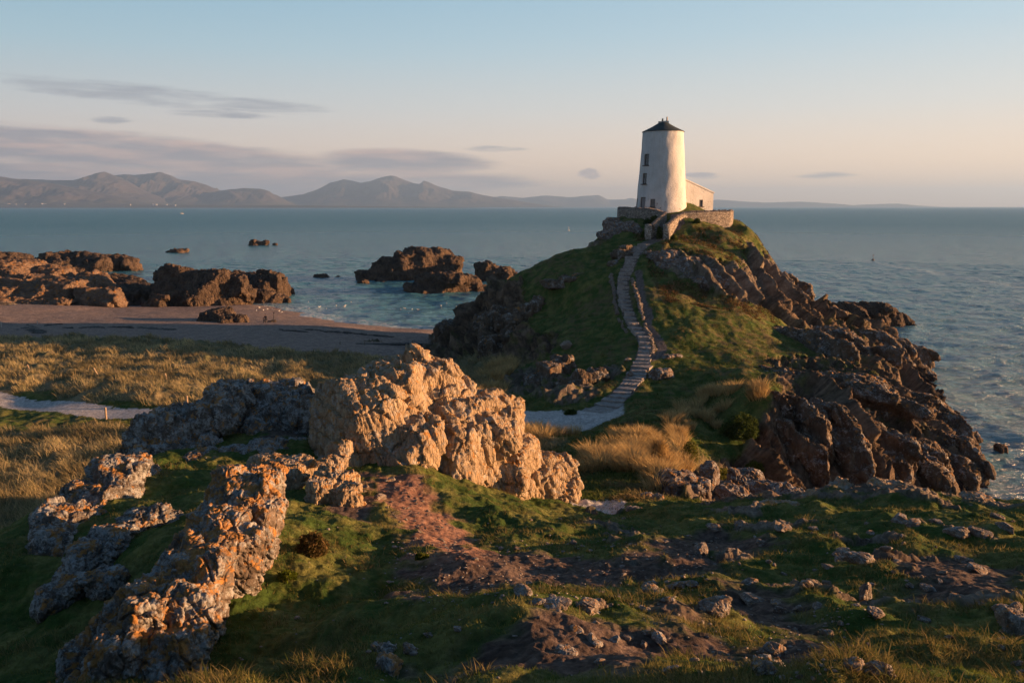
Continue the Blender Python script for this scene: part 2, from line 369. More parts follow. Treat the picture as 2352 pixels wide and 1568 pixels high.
# ------------------------------------------------------------------ terrain detail
W6 = coarse(base_w)
wob = fbm2(xf*.35+3, yf*.35, 4)
wob2 = fbm2(xf*1.3+13, yf*1.3, 4)
near = sstep(34, 24, yf)                       # the camera's own hill
Wm = np.stack(W6)
Wm = np.clip(Wm, 1e-4, 1)**1.6
Wm[1] *= np.exp(1.5*wob2+.4*wob); Wm[2] *= np.exp(-1.2*wob2-.6*wob); Wm[5] *= np.exp(1.0*wob2)
Zs = Z0.reshape(SH)
def grads(Z):
    # central differences on the warped grid, solved for world-space slope
    dXr, dXc = np.gradient(XX); dYr, dYc = np.gradient(YY); dZr, dZc = np.gradient(Z)
    zx = dZc/dXc; zy = (dZr-zx*dXr)/dYr
    return zx, zy
zx, zy = grads(Zs)
slope = np.sqrt(zx**2+zy**2).ravel().astype(np.float32)
Wm[1] *= np.where(yf > 40, 1+6*sstep(.45, 1.0, slope), 1)
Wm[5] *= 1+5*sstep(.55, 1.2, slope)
Wm[1] += near*sstep(-1, 3, xf)*sstep(4, 7, yf)*sstep(.34, .62, noise2(xf*.62+wob2*.3+3, yf*.95-2)+.25*noise2(xf*2, yf*2))*1.5
Wm /= Wm.sum(0)
path_m, _ = poly_dist(xf, yf, SANDP, SANDW)
stair_m, stair_al = poly_dist(xf, yf, [p[:2] for p in stair_pts], stair_w)
tp_m, _ = poly_dist(xf, yf, top_path, [1.6, 1.5, 1.7, 1.6, 1.7])
dirt_m, _ = poly_dist(xf, yf, [p[:2] for p in dirt_pts], [d[2]*1.3 for d in DIRT])
# little sandy patch at the end of the big outcrop
g_ = G0(1375, 1158, 20); patch_m = 1.0-np.sqrt(((xf-g_[0])/1.0)**2+((yf-g_[1])/1.6)**2)
en = fbm2(xf*2.3, yf*2.3, 4)*.22
is_path = (path_m+en*.9 > 0) | (patch_m+en > 0)
is_dirt = ((dirt_m+en*.5 > 0) | (tp_m+en*.6 > 0) | (stair_m+en*.5+.05 > 0)) & ~is_path
on_way = sstep(-.5, .15, np.maximum(np.maximum(path_m, stair_m), np.maximum(tp_m, dirt_m)))
# earth polygons traced on the ground in front of the outcrop
def patch(pxs, y0=2.3):
    return [G0(a, b, y0)[:2] for a, b in pxs]
def poly_mask(x, y, poly):
    """signed distance-ish (positive inside)"""
    inside = np.zeros(x.shape, bool); d = np.full(x.shape, 9e9, np.float32)
    m = len(poly)
    for i in range(m):
        x0, y0 = poly[i]; x1, y1 = poly[(i+1) % m]
        c = ((y0 > y) != (y1 > y)) & (x < (x1-x0)*(y-y0)/(y1-y0+1e-12)+x0); inside ^= c
        ex, ey = x1-x0, y1-y0; t = np.clip(((x-x0)*ex+(y-y0)*ey)/(ex*ex+ey*ey+1e-9), 0, 1)
        d = np.minimum(d, (x-x0-t*ex)**2+(y-y0-t*ey)**2)
    d = np.sqrt(d); return np.where(inside, d, -d)
earth = np.full(xf.shape, -9., np.float32)
sub = np.where((yf > 2) & (yf < 36) & (np.abs(xf) < 26))[0]
for pl in ([(850,1085),(900,1095),(960,1100),(1030,1160),(1070,1200),(1110,1240),(1080,1275),(1000,1285),(960,1260),(900,1200),(850,1140)],
           [(960,1265),(1100,1250),(1250,1275),(1420,1290),(1500,1250),(1560,1235),(1650,1260),(1500,1330),(1380,1352),(1200,1350),(1080,1362),(980,1385),(900,1370)],
           [(1560,1235),(1660,1210),(1780,1250),(1700,1290),(1600,1330),(1480,1330)],
           [(1950,1300),(2120,1270),(2352,1300),(2352,1380),(2160,1400),(2050,1320)],
           [(1700,1330),(1790,1375),(1900,1440),(1960,1500),(1900,1568),(1720,1568),(1740,1480),(1680,1400)],
           [(1100,1450),(1400,1400),(1600,1420),(1640,1480),(1480,1568),(1000,1568),(960,1510)],
           [(740,1150),(860,1100),(900,1160),(830,1190)], [(600,960),(730,900),(770,960),(700,1010),(600,1030)]):
    pp = patch(pl); earth[sub] = np.maximum(earth[sub], poly_mask(xf[sub], yf[sub], pp))
earth_w = sstep(-.25, .3, earth+wob2*.45+wob*.2)*near
rock_w = Wm[1]; cliff_w = Wm[5]
rocky = np.clip(rock_w+cliff_w, 0, 1)
rocky = sstep(.38, .62, rocky)*(1-on_way)
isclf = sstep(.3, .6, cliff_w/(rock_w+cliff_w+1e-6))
beach_w = sstep(.4, .6, Wm[3])*(1-rocky)
dune_w = sstep(.35, .6, Wm[4])*(1-rocky)

disp = np.zeros(xf.shape, np.float32); shift = np.zeros(xf.shape, np.float32)
hump = fbm2(xf*.55, yf*.55, 4, .5); tuft = fbm2(xf*3.2, yf*3.2, 3, .55)
disp += near*(1-.5*earth_w)*(hump*.20+np.abs(noise2(xf*.9+7, yf*.9))*.16*sstep(2, 6, xf+3)+tuft*.04)+near*earth_w*(hump*.05+fbm2(xf*9, yf*9, 3, .6)*.013)
far_g = (1-near)*(1-beach_w)
disp += far_g*(1-.9*on_way)*(fbm2(xf*.3, yf*.3, 4)*.22+fbm2(xf*1.6+5, yf*1.6, 3)*.06)
disp += dune_w*(1-.9*on_way)*fbm2(xf*.42+9, yf*.42, 4)*.34
disp += beach_w*(fbm2(xf*.12, yf*.25, 3)*.10)
# cliff ribs: tilted slabs running down to the sea
def ribs(dirx, diry, lam, lng, seed):
    L = math.hypot(dirx, diry); dirx /= L; diry /= L
    al = xf*dirx+yf*diry; ac = xf*diry-yf*dirx
    wq = noise2(al/lng+seed, ac/lng*1.3)*1.1+noise2(al/lng*3, ac/lng*3+seed)*.3
    q = ac/lam+wq+seed
    f = q-np.floor(q); idn = np.floor(q).astype(np.int32)
    saw = np.where(f < .72, f/.72, (1-f)/.28)          # gentle side, steep side
    hgt = R3[(PERM[idn & 255]+np.floor(al/lng*2+R3[PERM[idn & 255], 1]*5).astype(np.int32)) & 255, 0]
    return (saw**1.3)*(.5+hgt)
far_r = rocky*(1-near)
rt = sstep(6, 14, xf)
rb = ribs(.60, -.80, 3.6, 10, 1.7)*rt+ribs(-.55, -.83, 2.2, 8, 4.3)*(1-rt)
rb2 = ribs(.45, -.9, .9, 4, 8.1)*rt+ribs(-.6, -.8, .8, 4, 2.9)*(1-rt)
steep = sstep(.1, .6, slope)
crag = ridge2(xf*.55+wob*.3, yf*.55, 5, .55)-.9
f1, f2, idc, cdx, cdy = worley2(xf*.42+wob2*.25, yf*.42+wob*.25)
blk = (R3[idc, 1]-.5)*1.0+cdx*(R3[idc, 2]-.5)*2.2+cdy*(R3[idc, 0]-.5)*2.2-sstep(.12, 0, f2-f1)*.5
rd = (rb-.5)*(.35+1.0*steep)*1.15+(rb2-.5)*.26+crag*.12+blk*.36*isclf
f1b, f2b, idb, bdx, bdy = worley2(xf*1.5+wob2*.3, yf*1.5)
rd += ((R3[idb, 1]-.5)*.5+bdx*(R3[idb, 2]-.5)*1.2+bdy*(R3[idb, 0]-.5)*1.2-sstep(.1, 0, f2b-f1b)*.3)*.17+ridge2(xf*2.6, yf*2.6, 3, .6)*.05
disp += far_r*rd
nr = rocky*near
disp += nr*sstep(2, 12, yf)*(((R3[idb, 1]-.4)*.5+bdx*(R3[idb, 2]-.5)+bdy*(R3[idb, 0]-.5))*.14-sstep(.1, 0, f2b-f1b)*.05+ridge2(xf*2.1, yf*3.3, 4, .6)*.06)
isl = sstep(.5, -.5, path_m)
disp *= (1-.85*sstep(-.6, .1, path_m))*(1-.8*sstep(-.3, .2, tp_m))
disp *= 1-sstep(5.5, 3.5, np.sqrt((xf-20)**2+(yf-105)**2))
z0 = Z0-far_r*sstep(2.6, .2, Z0)*.9*(xf > 12)
zx, zy = grads(Zs)
nn = 1/np.sqrt(1+zx**2+zy**2); lim = np.clip(1.0, 0, 1)
nx = (-zx*nn).ravel().astype(np.float32); ny = (-zy*nn).ravel().astype(np.float32); nz = nn.ravel().astype(np.float32)
VX = xf+nx*disp*rocky; VY = yf+ny*disp*rocky; VZ = z0+disp*(nz*rocky+(1-rocky))
ground_z = mk_sampler(z0+disp*np.where(rocky > .5, 1/np.maximum(nz, .5), 1))
def G(px, py, y0=2.3): return hit(px, py, ground_z, y0)

# surface colour: what the ground is made of, plus sun and shade tones in the earth
def lerp(a, b, t): return a+(b-a)*t[:, None]
c3 = lambda *a: np.array(a, np.float32)[None]
fine = fbm2(xf*7, yf*7, 3, .6); med = fbm2(xf*.9+40, yf*.9, 4, .6); big = fbm2(xf*.12, yf*.12+8, 3)
grass_c = lerp(c3(.050, .085, .018), c3(.155, .15, .045), sstep(-.5, .8, med+.4*fine))
grass_c = lerp(grass_c, c3(.15, .11, .055), sstep(.1, .9, wob2+big*.8)*sstep(30, 45, yf)*.8)
dune_c = lerp(c3(.12, .12, .06), c3(.25, .20, .11), sstep(-.5, .6, med+.3*fine))
earth_c = lerp(c3(.075, .052, .042), c3(.155, .110, .088), sstep(-.7, .7, fine+.4*med))
lit_track = np.zeros(xf.shape, np.float32); lit_track[sub] = sstep(-.6, .3, poly_mask(xf[sub], yf[sub], patch([(830,1060),(900,1085),(1030,1150),(1120,1250),(1080,1300),(960,1290),(880,1180),(820,1110)])))
earth_c = lerp(earth_c, lerp(c3(.19, .095, .065), c3(.33, .185, .125), sstep(-.7, .7, fine+.4*med)), lit_track)  # sunlit track painted lighter and redder; earth elsewhere painted as in shade
rock_c = lerp(c3(.13, .10, .075), c3(.25, .20, .15), sstep(-.6, .6, med+.5*fine))
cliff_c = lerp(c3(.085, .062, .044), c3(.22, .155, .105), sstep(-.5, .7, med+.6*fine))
beach_c = lerp(c3(.20, .15, .125), c3(.31, .235, .195), sstep(-.6, .6, fine+.5*med))
sand_c = lerp(c3(.40, .37, .345), c3(.55, .51, .48), sstep(-.6, .6, fine))
col = grass_c.copy(); col = lerp(col, dune_c, dune_w); col = lerp(col, beach_c, beach_w); col = lerp(col, earth_c, earth_w)
# grass creeping over ledges of the cliffs
ledge = sstep(.75, .35, slope)*sstep(-.1, .5, wob2+.3*med)*sstep(2.0, 4.5, z0)
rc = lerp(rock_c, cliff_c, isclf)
wet = sstep(1.5, .5, z0+med*.5)*(yf > 35)
rc = lerp(rc, c3(.03, .026, .025), wet*.85)
rc = lerp(rc, grass_c*.9, np.where(yf > 35, ledge*.85, sstep(.25, .6, wob2)*.8))
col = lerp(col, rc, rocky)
col = np.where(is_dirt[:, None], lerp(c3(.11, .085, .07), c3(.19, .155, .135), sstep(-.6, .6, fine)), col)
col = np.where(is_path[:, None], sand_c, col)
rough_f = np.clip(rocky*(1-ledge), 0, 1)

# ------------------------------------------------------------------ materials
def new_mat(name):
    m = bpy.data.materials.new(name); m.use_nodes = True; m.node_tree.nodes.clear(); N = NT(m.node_tree)
    out = N.node('ShaderNodeOutputMaterial'); b = N.node('ShaderNodeBsdfPrincipled'); N.l.new(b.outputs[0], out.inputs[0])
    b.inputs['Specular IOR Level'].default_value = .25
    return m, N, b
def pos_of(N): return N.node('ShaderNodeNewGeometry').outputs['Position']
def set_in(N, b, k, v):
    if isinstance(v, bpy.types.NodeSocket): N.l.new(v, b.inputs[k])
    else: b.inputs[k].default_value = v if not isinstance(v, tuple) or len(v) == 4 else v+(1,)

def ground_mat(name, bump_d, bump_s, fine_s):
    m, N, b = new_mat(name); p = pos_of(N)
    a = N.node('ShaderNodeVertexColor', layer_name='Col'); 
    n1 = N.noise(p, fine_s, 6, .7); n2 = N.noise(p, fine_s*.22, 4, .6)
    v = N.math('MULTIPLY', N.maprange(n1, .3, .7, .62, 1.38), N.maprange(n2, .3, .7, .8, 1.2))
    cc = N.node('ShaderNodeCombineXYZ', {0: v, 1: v, 2: v}).outputs[0]
    set_in(N, b, 'Base Color', N.mix(1.0, a.outputs[0], cc, 'MULTIPLY')); b.inputs['Roughness'].default_value = .95
    b.inputs['Specular IOR Level'].default_value = .1
    bp = N.node('ShaderNodeBump', {'Strength': bump_s, 'Distance': bump_d, 'Height': N.math('ADD', n1, N.math('MULTIPLY', n2, 1.5))})
    N.l.new(bp.outputs[0], b.inputs['Normal'])
    return m
M = {}
M['ground'] = ground_mat('turf', .06, .8, 9.0)
M['cliff'] = ground_mat('cliff_rock', .22, 1.0, 3.2)
M['beach'] = ground_mat('pebbles', .05, .8, 7.0)
M['path'] = ground_mat('trodden_sand', .03, .7, 9.0)

def rock_mat(name, base_a, base_b, pale=.35, orange=.12, paleness=(.40, .40, .38), s=1.0, strata=(1, 1, 1), bump=.08):
    m, N, b = new_mat(name); p = pos_of(N)
    geo = N.node('ShaderNodeNewGeometry'); nz_ = N.node('ShaderNodeSeparateXYZ', {0: geo.outputs['Normal']}).outputs[2]
    mp = N.node('ShaderNodeMapping', {'Vector': p, 'Scale': strata})
    n1 = N.noise(mp.outputs[0], 1.6*s, 8, .65, .4); n2 = N.noise(p, 9*s, 6, .7); n3 = N.noise(p, 2.3*s, 5, .6, .8)
    n4 = N.noise(p, 14*s, 5, .75, .5); n5 = N.noise(p, 3.1*s, 4, .6)
    col = N.mix(N.maprange(n1, .35, .65), base_a, base_b)
    col = N.mix(N.maprange(n2, .35, .75, 0, .55), col, tuple(x*.45 for x in base_a))
    lm = N.maprange(N.math('ADD', N.math('ADD', N.math('MULTIPLY', n4, .55), N.math('MULTIPLY', n3, .55)), N.math('MULTIPLY', nz_, .03)), .595-.10*pale, .69-.10*pale, 0, 1)
    col = N.mix(N.math('MULTIPLY', lm, .85 if pale > .05 else .0), col, paleness)
    if orange > 0:
        om = N.maprange(N.math('ADD', N.math('ADD', N.math('MULTIPLY', n2, .35), N.math('MULTIPLY', n5, .75)), N.math('MULTIPLY', nz_, .10)), .69-.18*orange, .77-.18*orange, 0, 1)
        col = N.mix(N.math('MULTIPLY', om, .9), col, (.43, .20, .05))
    set_in(N, b, 'Base Color', col); b.inputs['Roughness'].default_value = .9; b.inputs['Specular IOR Level'].default_value = .2
    vo = N.node('ShaderNodeTexVoronoi', {'Vector': mp.outputs[0], 'Scale': 3.5*s}, feature='DISTANCE_TO_EDGE').outputs[0]
    h = N.math('ADD', N.math('MULTIPLY', n1, 1.3), N.math('ADD', N.math('MULTIPLY', n2, .35), N.math('MULTIPLY', N.maprange(vo, 0, .12), .22)))
    bp = N.node('ShaderNodeBump', {'Strength': 1.0, 'Distance': bump, 'Height': h}); N.l.new(bp.outputs[0], b.inputs['Normal'])
    return m
M['outcrop'] = rock_mat('lichened_rock', (.32, .225, .135), (.55, .41, .26), .15, .22, s=1.3, strata=(2.2, 1.0, .6), bump=.11)
M['outcrop_orange'] = rock_mat('orange_lichened_rock', (.12, .095, .075), (.27, .205, .155), .6, .52, s=1.25, strata=(1.4, 1, .8), bump=.10)
M['outcrop_grey'] = rock_mat('grey_lichened_rock', (.085, .072, .062), (.20, .165, .135), .6, .25, s=1.2, strata=(1.4, 1, .8), bump=.10)
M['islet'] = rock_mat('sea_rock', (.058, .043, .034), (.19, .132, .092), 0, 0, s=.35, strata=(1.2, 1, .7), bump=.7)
M['boulder'] = rock_mat('gully_rock', (.10, .075, .062), (.24, .175, .14), .35, .15, s=1.2, bump=.10)
M['stone'] = rock_mat('loose_stone', (.16, .13, .10), (.30, .24, .20), .3, .05, s=3.0, bump=.05)

def flat_mat(name, c, rough=.8, var=.15, scale=6.0, metallic=0, emis=None, spec=.3, bump=0):
    m, N, b = new_mat(name); tcn = N.node('ShaderNodeTexCoord').outputs['Object']
    n = N.noise(tcn, scale, 5, .6); lo = tuple(x*(1-var) for x in c); hi = tuple(min(1, x*(1+var)) for x in c)
    set_in(N, b, 'Base Color', N.mix(N.maprange(n, .3, .7), lo, hi)); b.inputs['Roughness'].default_value = rough
    b.inputs['Metallic'].default_value = metallic; b.inputs['Specular IOR Level'].default_value = spec
    if bump: N.l.new(N.node('ShaderNodeBump', {'Strength': .7, 'Distance': bump, 'Height': n}).outputs[0], b.inputs['Normal'])
    return m

# ------------------------------------------------------------------ build ground, beach, paths, cliffs from the one grid
idx = np.arange(NR*NC).reshape(SH)
quads = np.stack([idx[:-1, :-1], idx[:-1, 1:], idx[1:, 1:], idx[1:, :-1]], -1).reshape(-1, 4)
qz = VZ[quads].max(1); qm = quads[:, 0]
keep = qz > -1.6
cls = np.zeros(len(quads), np.int8)
cls[(beach_w[qm] > .5)] = 1
cls[(rocky[qm] > .5) & (yf[qm] > 30)] = 2
cls[is_dirt[qm] & (cls != 2)] = 0
cls[is_path[qm]] = 3
VV = np.stack([VX, VY, VZ], 1)
def sub_mesh(name, sel, mat):
    q = quads[sel & keep]; used, inv = np.unique(q, return_inverse=True)
    o = mesh_obj(name, VV[used], inv.reshape(-1, 4), mat, None, True, col[used]); tag(o, kind='structure'); return o
sub_mesh('ground', cls == 0, M['ground'])
sub_mesh('beach', cls == 1, M['beach'])
sub_mesh('cliffs', cls == 2, M['cliff'])
sub_mesh('sandy_path', cls == 3, M['path'])

# ------------------------------------------------------------------ sea
def build_sea():
    m, N, b = new_mat('sea_water'); p = pos_of(N)
    sp = N.node('ShaderNodeSeparateXYZ', {0: p})
    n_big = N.noise(N.node('ShaderNodeMapping', {'Vector': p, 'Scale': (.7, 1.3, 1)}).outputs[0], .012, 4, .6)
    dist = N.node('ShaderNodeVectorMath', {0: p}, operation='LENGTH').outputs['Value']
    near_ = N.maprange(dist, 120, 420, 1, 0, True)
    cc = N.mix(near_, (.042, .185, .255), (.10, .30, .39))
    cc = N.mix(N.maprange(n_big, .4, .7, 0, .35), cc, (.03, .18, .21))
    # foam line where the beach and the rocks meet the water is built from vertex paint
    a = N.node('ShaderNodeVertexColor', layer_name='Col')
    fm = N.math('MULTIPLY', N.node('ShaderNodeSeparateColor', {0: a.outputs[0]}).outputs[0], N.maprange(N.noise(p, .9, 6, .7), .42, .60))
    cc = N.mix(fm, cc, (.75, .74, .74))
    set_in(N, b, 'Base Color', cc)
    b.inputs['IOR'].default_value = 1.33; b.inputs['Specular IOR Level'].default_value = .30
    set_in(N, b, 'Roughness', N.maprange(dist, 80, 900, .16, .34))
    w1 = N.noise(N.node('ShaderNodeMapping', {'Vector': p, 'Scale': (.8, 1.3, 1), 'Rotation': (0, 0, .5)}).outputs[0], 1.5, 5, .65, .3)
    w2 = N.noise(N.node('ShaderNodeMapping', {'Vector': p, 'Scale': (.5, 1.2, 1), 'Rotation': (0, 0, .35)}).outputs[0], .16, 4, .55, .4)
    hgt = N.math('ADD', N.math('MULTIPLY', w1, .5), N.math('MULTIPLY', w2, 1.9))
    bp = N.node('ShaderNodeBump', {'Strength': 1.0, 'Distance': 2.4, 'Height': hgt}); N.l.new(bp.outputs[0], b.inputs['Normal'])
    M['sea'] = m
    # fan-shaped grid, fine close to shore, out to the horizon
    rr = [30.0]
    while rr[-1] < 300: rr.append(rr[-1]+max(.35, rr[-1]*.004))
    while rr[-1] < 29000: rr.append(rr[-1]*1.03)
    rr = np.array(rr); th = np.concatenate([np.linspace(-math.pi, -.68, 30)[:-1], np.linspace(-.68, .68, 520), np.linspace(.68, math.pi, 30)[1:]])
    RR, TT = np.meshgrid(rr, th, indexing='ij'); x = (RR*np.sin(TT)).ravel().astype(np.float32); y = (RR*np.cos(TT)).ravel().astype(np.float32)
    gz = ground_z(x, y) if True else 0
    ok = (np.abs(x) < 155) & (y < 172) & (y > -12); gz = np.where(ok, gz, -9)
    shore = sstep(-.9, -.05, gz)*sstep(1.0, .2, gz)
    wake = np.exp(-((y-(268-.62*(x-100)))/3.5)**2)*sstep(70, 110, x)*sstep(260, 160, x)*.5 if False else 0
    def sea_pt(px, py): a, b, c = pray(px, py); return np.array([a, b])*(-H/c)
    w0, w1_ = sea_pt(1930, 590), sea_pt(2420, 672); L_ = np.linalg.norm(w1_-w0); d_ = (w1_-w0)/L_
    al = (x-w0[0])*d_[0]+(y-w0[1])*d_[1]; ac = (x-w0[0])*d_[1]-(y-w0[1])*d_[0]
    wk = np.exp(-(ac/(2.0+al*.008))**2)*sstep(0, 40, al)*sstep(L_*1.1, L_*.8, al)*.55
    shore = np.maximum(shore, wk)
    amp = np.clip(RR.ravel()/60, 0, 1)*sstep(900, 250, RR.ravel())
    z = (fbm2(x*.16, y*.22, 4, .55)*.22*amp).astype(np.float32)
    ix = np.arange(len(x)).reshape(RR.shape)
    q = np.stack([ix[:-1, :-1], ix[:-1, 1:], ix[1:, 1:], ix[1:, :-1]], -1).reshape(-1, 4)[:, ::-1]
    o = mesh_obj('sea', np.stack([x, y, z], 1), q, m, None, True, np.stack([shore]*3, 1)); tag(o, kind='structure')
build_sea()

# ------------------------------------------------------------------ far hills
def smooth_curve(ptsl, xs):
    a = np.array(ptsl, float); return np.interp(xs, a[:, 0], a[:, 1])
def hill(name, prof, D, depth, mat, seed, x_pad=0, rough=1.0):
    """prof: skyline as photo pixels; ridge stands D metres away, slopes fall toward the viewer and away"""
    prof = np.array(prof, float); n_ = 420; m_ = 70
    px = np.linspace(prof[0, 0], prof[-1, 0], n_); py = np.interp(px, prof[:, 0], prof[:, 1])
    k = np.array([1, 2, 1])/4; py = np.convolve(np.pad(py, 1, 'edge'), k, 'valid'); py = py-.5*noise2(px*.06+seed, px*0+seed)*(py < 470)
    X = (px-1176)/F*D/1.0127; Zr = np.maximum(0, (474.2-py)/F*D*.985)
    T = np.linspace(-1, 1, m_)
    XX_, TT_ = np.meshgrid(X, T, indexing='ij'); ZZ = np.repeat(Zr[:, None], m_, 1)
    prof_t = np.where(TT_ < 0, (1-np.abs(TT_))**1.25, (1-np.abs(TT_))**1.1)
    YY_ = D+TT_*depth; s = 1/(D*.05)
    nz_ = ridge2((XX_*s+seed).ravel(), (YY_*s*1.3).ravel(), 5, .55).reshape(XX_.shape)-.8
    Z_ = ZZ*prof_t*(1+.28*rough*nz_*np.clip(np.abs(TT_)*3, 0, 1)*np.clip((1-np.abs(TT_))*3, 0, 1))+np.where(np.abs(TT_) > .99, -20, 0)
    # keep lateral position along the ray so the skyline keeps its outline
    V = np.stack([XX_.ravel(), YY_.ravel(), Z_.ravel()], 1)
    ix = np.arange(len(V)).reshape(XX_.shape)
    q = np.stack([ix[:-1, :-1], ix[1:, :-1], ix[1:, 1:], ix[:-1, 1:]], -1).reshape(-1, 4)
    tag(mesh_obj(name, V, q, mat, None, True), kind='structure')
def hill_mat():
    m, N, b = new_mat('moorland'); p = pos_of(N)
    n1 = N.noise(p, .0016, 7, .65, .5); n2 = N.noise(N.node('ShaderNodeMapping', {'Vector': p, 'Scale': (1, 1, 2.5)}).outputs[0], .006, 5, .7)
    zz = N.node('ShaderNodeSeparateXYZ', {0: p}).outputs[2]
    c = N.mix(N.maprange(n1, .35, .65), (.045, .040, .038), (.085, .068, .060))
    lowf = N.math('MULTIPLY', N.maprange(zz, 30, 160, 1, 0, True), N.maprange(n2, .4, .6, .3, 1))
    c = N.mix(lowf, c, N.mix(N.maprange(n2, .45, .55), (.05, .06, .035), (.10, .095, .06)))
    c = N.mix(N.maprange(n2, .64, .72, 0, .6), c, (.16, .12, .10))
    set_in(N, b, 'Base Color', c); b.inputs['Roughness'].default_value = 1
    return m
M['hill'] = hill_mat()
hill('hills', [(-260,440),(-120,405),(0,402),(40,408),(90,414),(140,421),(190,432),(260,447),(330,462),(400,474)], 11500, 1500, M['hill'], 1.2)
hill('hills', [(-100,420),(60,409),(130,412),(175,412),(200,405),(225,397),(247,393),(270,402),(300,416),(340,440),(400,462),(460,474)], 13000, 1700, M['hill'], 7.7)
hill('hills', [(180,430),(240,405),(277,400),(300,399),(320,400),(345,396),(373,393),(395,401),(415,410),(450,415),(480,424),(505,436),(520,445),(560,462),(620,474)], 14200, 1900, M['hill'], 3.1)
hill('hills', [(440,452),(500,437),(530,433),(565,430),(600,431),(620,437),(640,452),(665,465),(700,474)], 13800, 1300, M['hill'], 9.4)
hill('hills', [(600,462),(650,451),(700,444),(730,434),(760,418),(790,411),(806,413),(830,418),(850,415),(880,405),(905,402),(925,409),(950,419),(965,421),(975,413),(985,417),(1005,426),(1040,436),(1080,439),(1100,444),(1130,450),(1170,456),(1230,466),(1290,474)], 16500, 1700, M['hill'], 5.9)
hill('hills', [(1080,462),(1150,449),(1200,453),(1250,448),(1280,449),(1305,452),(1340,449),(1375,447),(1395,457),(1430,457),(1450,454),(1470,458),(1520,456),(1560,458),(1620,460),(1650,457),(1700,461),(1760,464),(1840,462),(1900,465),(1960,470),(2000,468),(2060,466),(2090,470),(2130,474)], 22000, 1700, M['hill'], 2.2)
# the low coastal plain at the foot of the hills
hill('hills', [(-200,461),(0,463),(150,464),(300,467),(500,468),(640,468),(800,470),(960,472),(1100,474)], 10500, 700, M['hill'], 6.1, rough=.4)

# ------------------------------------------------------------------ rocks
import bmesh
def ico(sub):
    bm = bmesh.new(); bmesh.ops.create_icosphere(bm, subdivisions=sub, radius=1.0)
    v = np.array([x.co[:] for x in bm.verts]); f = np.array([[q.index for q in x.verts] for x in bm.faces]); bm.free(); return v, f
ICO3 = ico(3); ICO4 = ico(4)
def mesh_arrays(me):
    v = np.empty(len(me.vertices)*3, np.float32); me.vertices.foreach_get('co', v); v = v.reshape(-1, 3)
    nn_ = np.empty(len(me.vertices)*3, np.float32)
    me.vertex_normals.foreach_get('vector', nn_); return v, nn_.reshape(-1, 3)
def rockify(V, Nn, feat, seed, amp=1.0, aniso=None):
    rs = np.random.RandomState(seed)
    off = rs.uniform(0, 200, 3).astype(np.float32)
    # strata frame: bands dip steeply to one side
    ax = np.array(aniso if aniso is not None else (1.0, .25, .35), float); ax /= np.linalg.norm(ax)
    b = np.cross(ax, (0, .2, 1)); b /= np.linalg.norm(b); c = np.cross(ax, b)
    Q = np.stack([V@ax*1.7, V@b*.8, V@c*1.0], 1).astype(np.float32)
    d = np.zeros(len(V), np.float32)
    wv = np.stack([noise3(V/feat*.8+off+k*31) for k in range(3)], 1)*.35
    for i, (sc, a) in enumerate(((1.0, .13), (.42, .065), (.17, .016))):
        f = feat*sc; F1_, F2_, ID_, D_ = worley3(Q/f+off+wv*(1 if i < 2 else .5)+i*13)
        rd_ = (R3[ID_, :3]-.5)*2
        pl = (D_*rd_).sum(1)
        edge = sstep(.0, .08, F2_-F1_)
        d += feat*a*edge*((R3[ID_, 3]-.45)*.7+pl*.9)-feat*a*(1.0 if i < 2 else .6)*(1-edge)
    p = V/feat
    st = (V@ax.astype(np.float32))/feat*8+wv[:, 0]*5+off[0]
    z_ = np.zeros_like(st); sn = noise3(np.stack([st, p@b.astype(np.float32)*.7, p@c.astype(np.float32)*.7], 1))
    d += feat*.042*(1-2.4*np.abs(sn))+feat*.032*(ridge3(p*1.3+off, 3, .5)-.8)+feat*.010*fbm3(p*9+off, 3, .6)
    return V+Nn*(d*amp)[:, None]
JOINTS = np.array([(.78, -.52, .34), (-.60, -.72, .34), (.10, .10, .98), (-.78, .52, -.34), (.60, .72, -.20), (.15, -.75, .62), (.35, -.90, .05)])
def chunk(r_, jit=.16):
    """directions -> radius of a random jointed convex block"""
    nr_ = np.concatenate([JOINTS+r_.normal(size=JOINTS.shape)*jit, r_.normal(size=(5, 3))]); nr_ /= np.linalg.norm(nr_, axis=1)[:, None]
    h_ = np.concatenate([r_.uniform(.62, .95, len(JOINTS)), r_.uniform(.85, 1.1, 5)]); d = ICO4[0]
    q = d@nr_.T; rad_ = np.where(q > .05, h_[None]/np.maximum(q, .05), 9).min(1); return d*np.minimum(rad_, 1.25)[:, None]
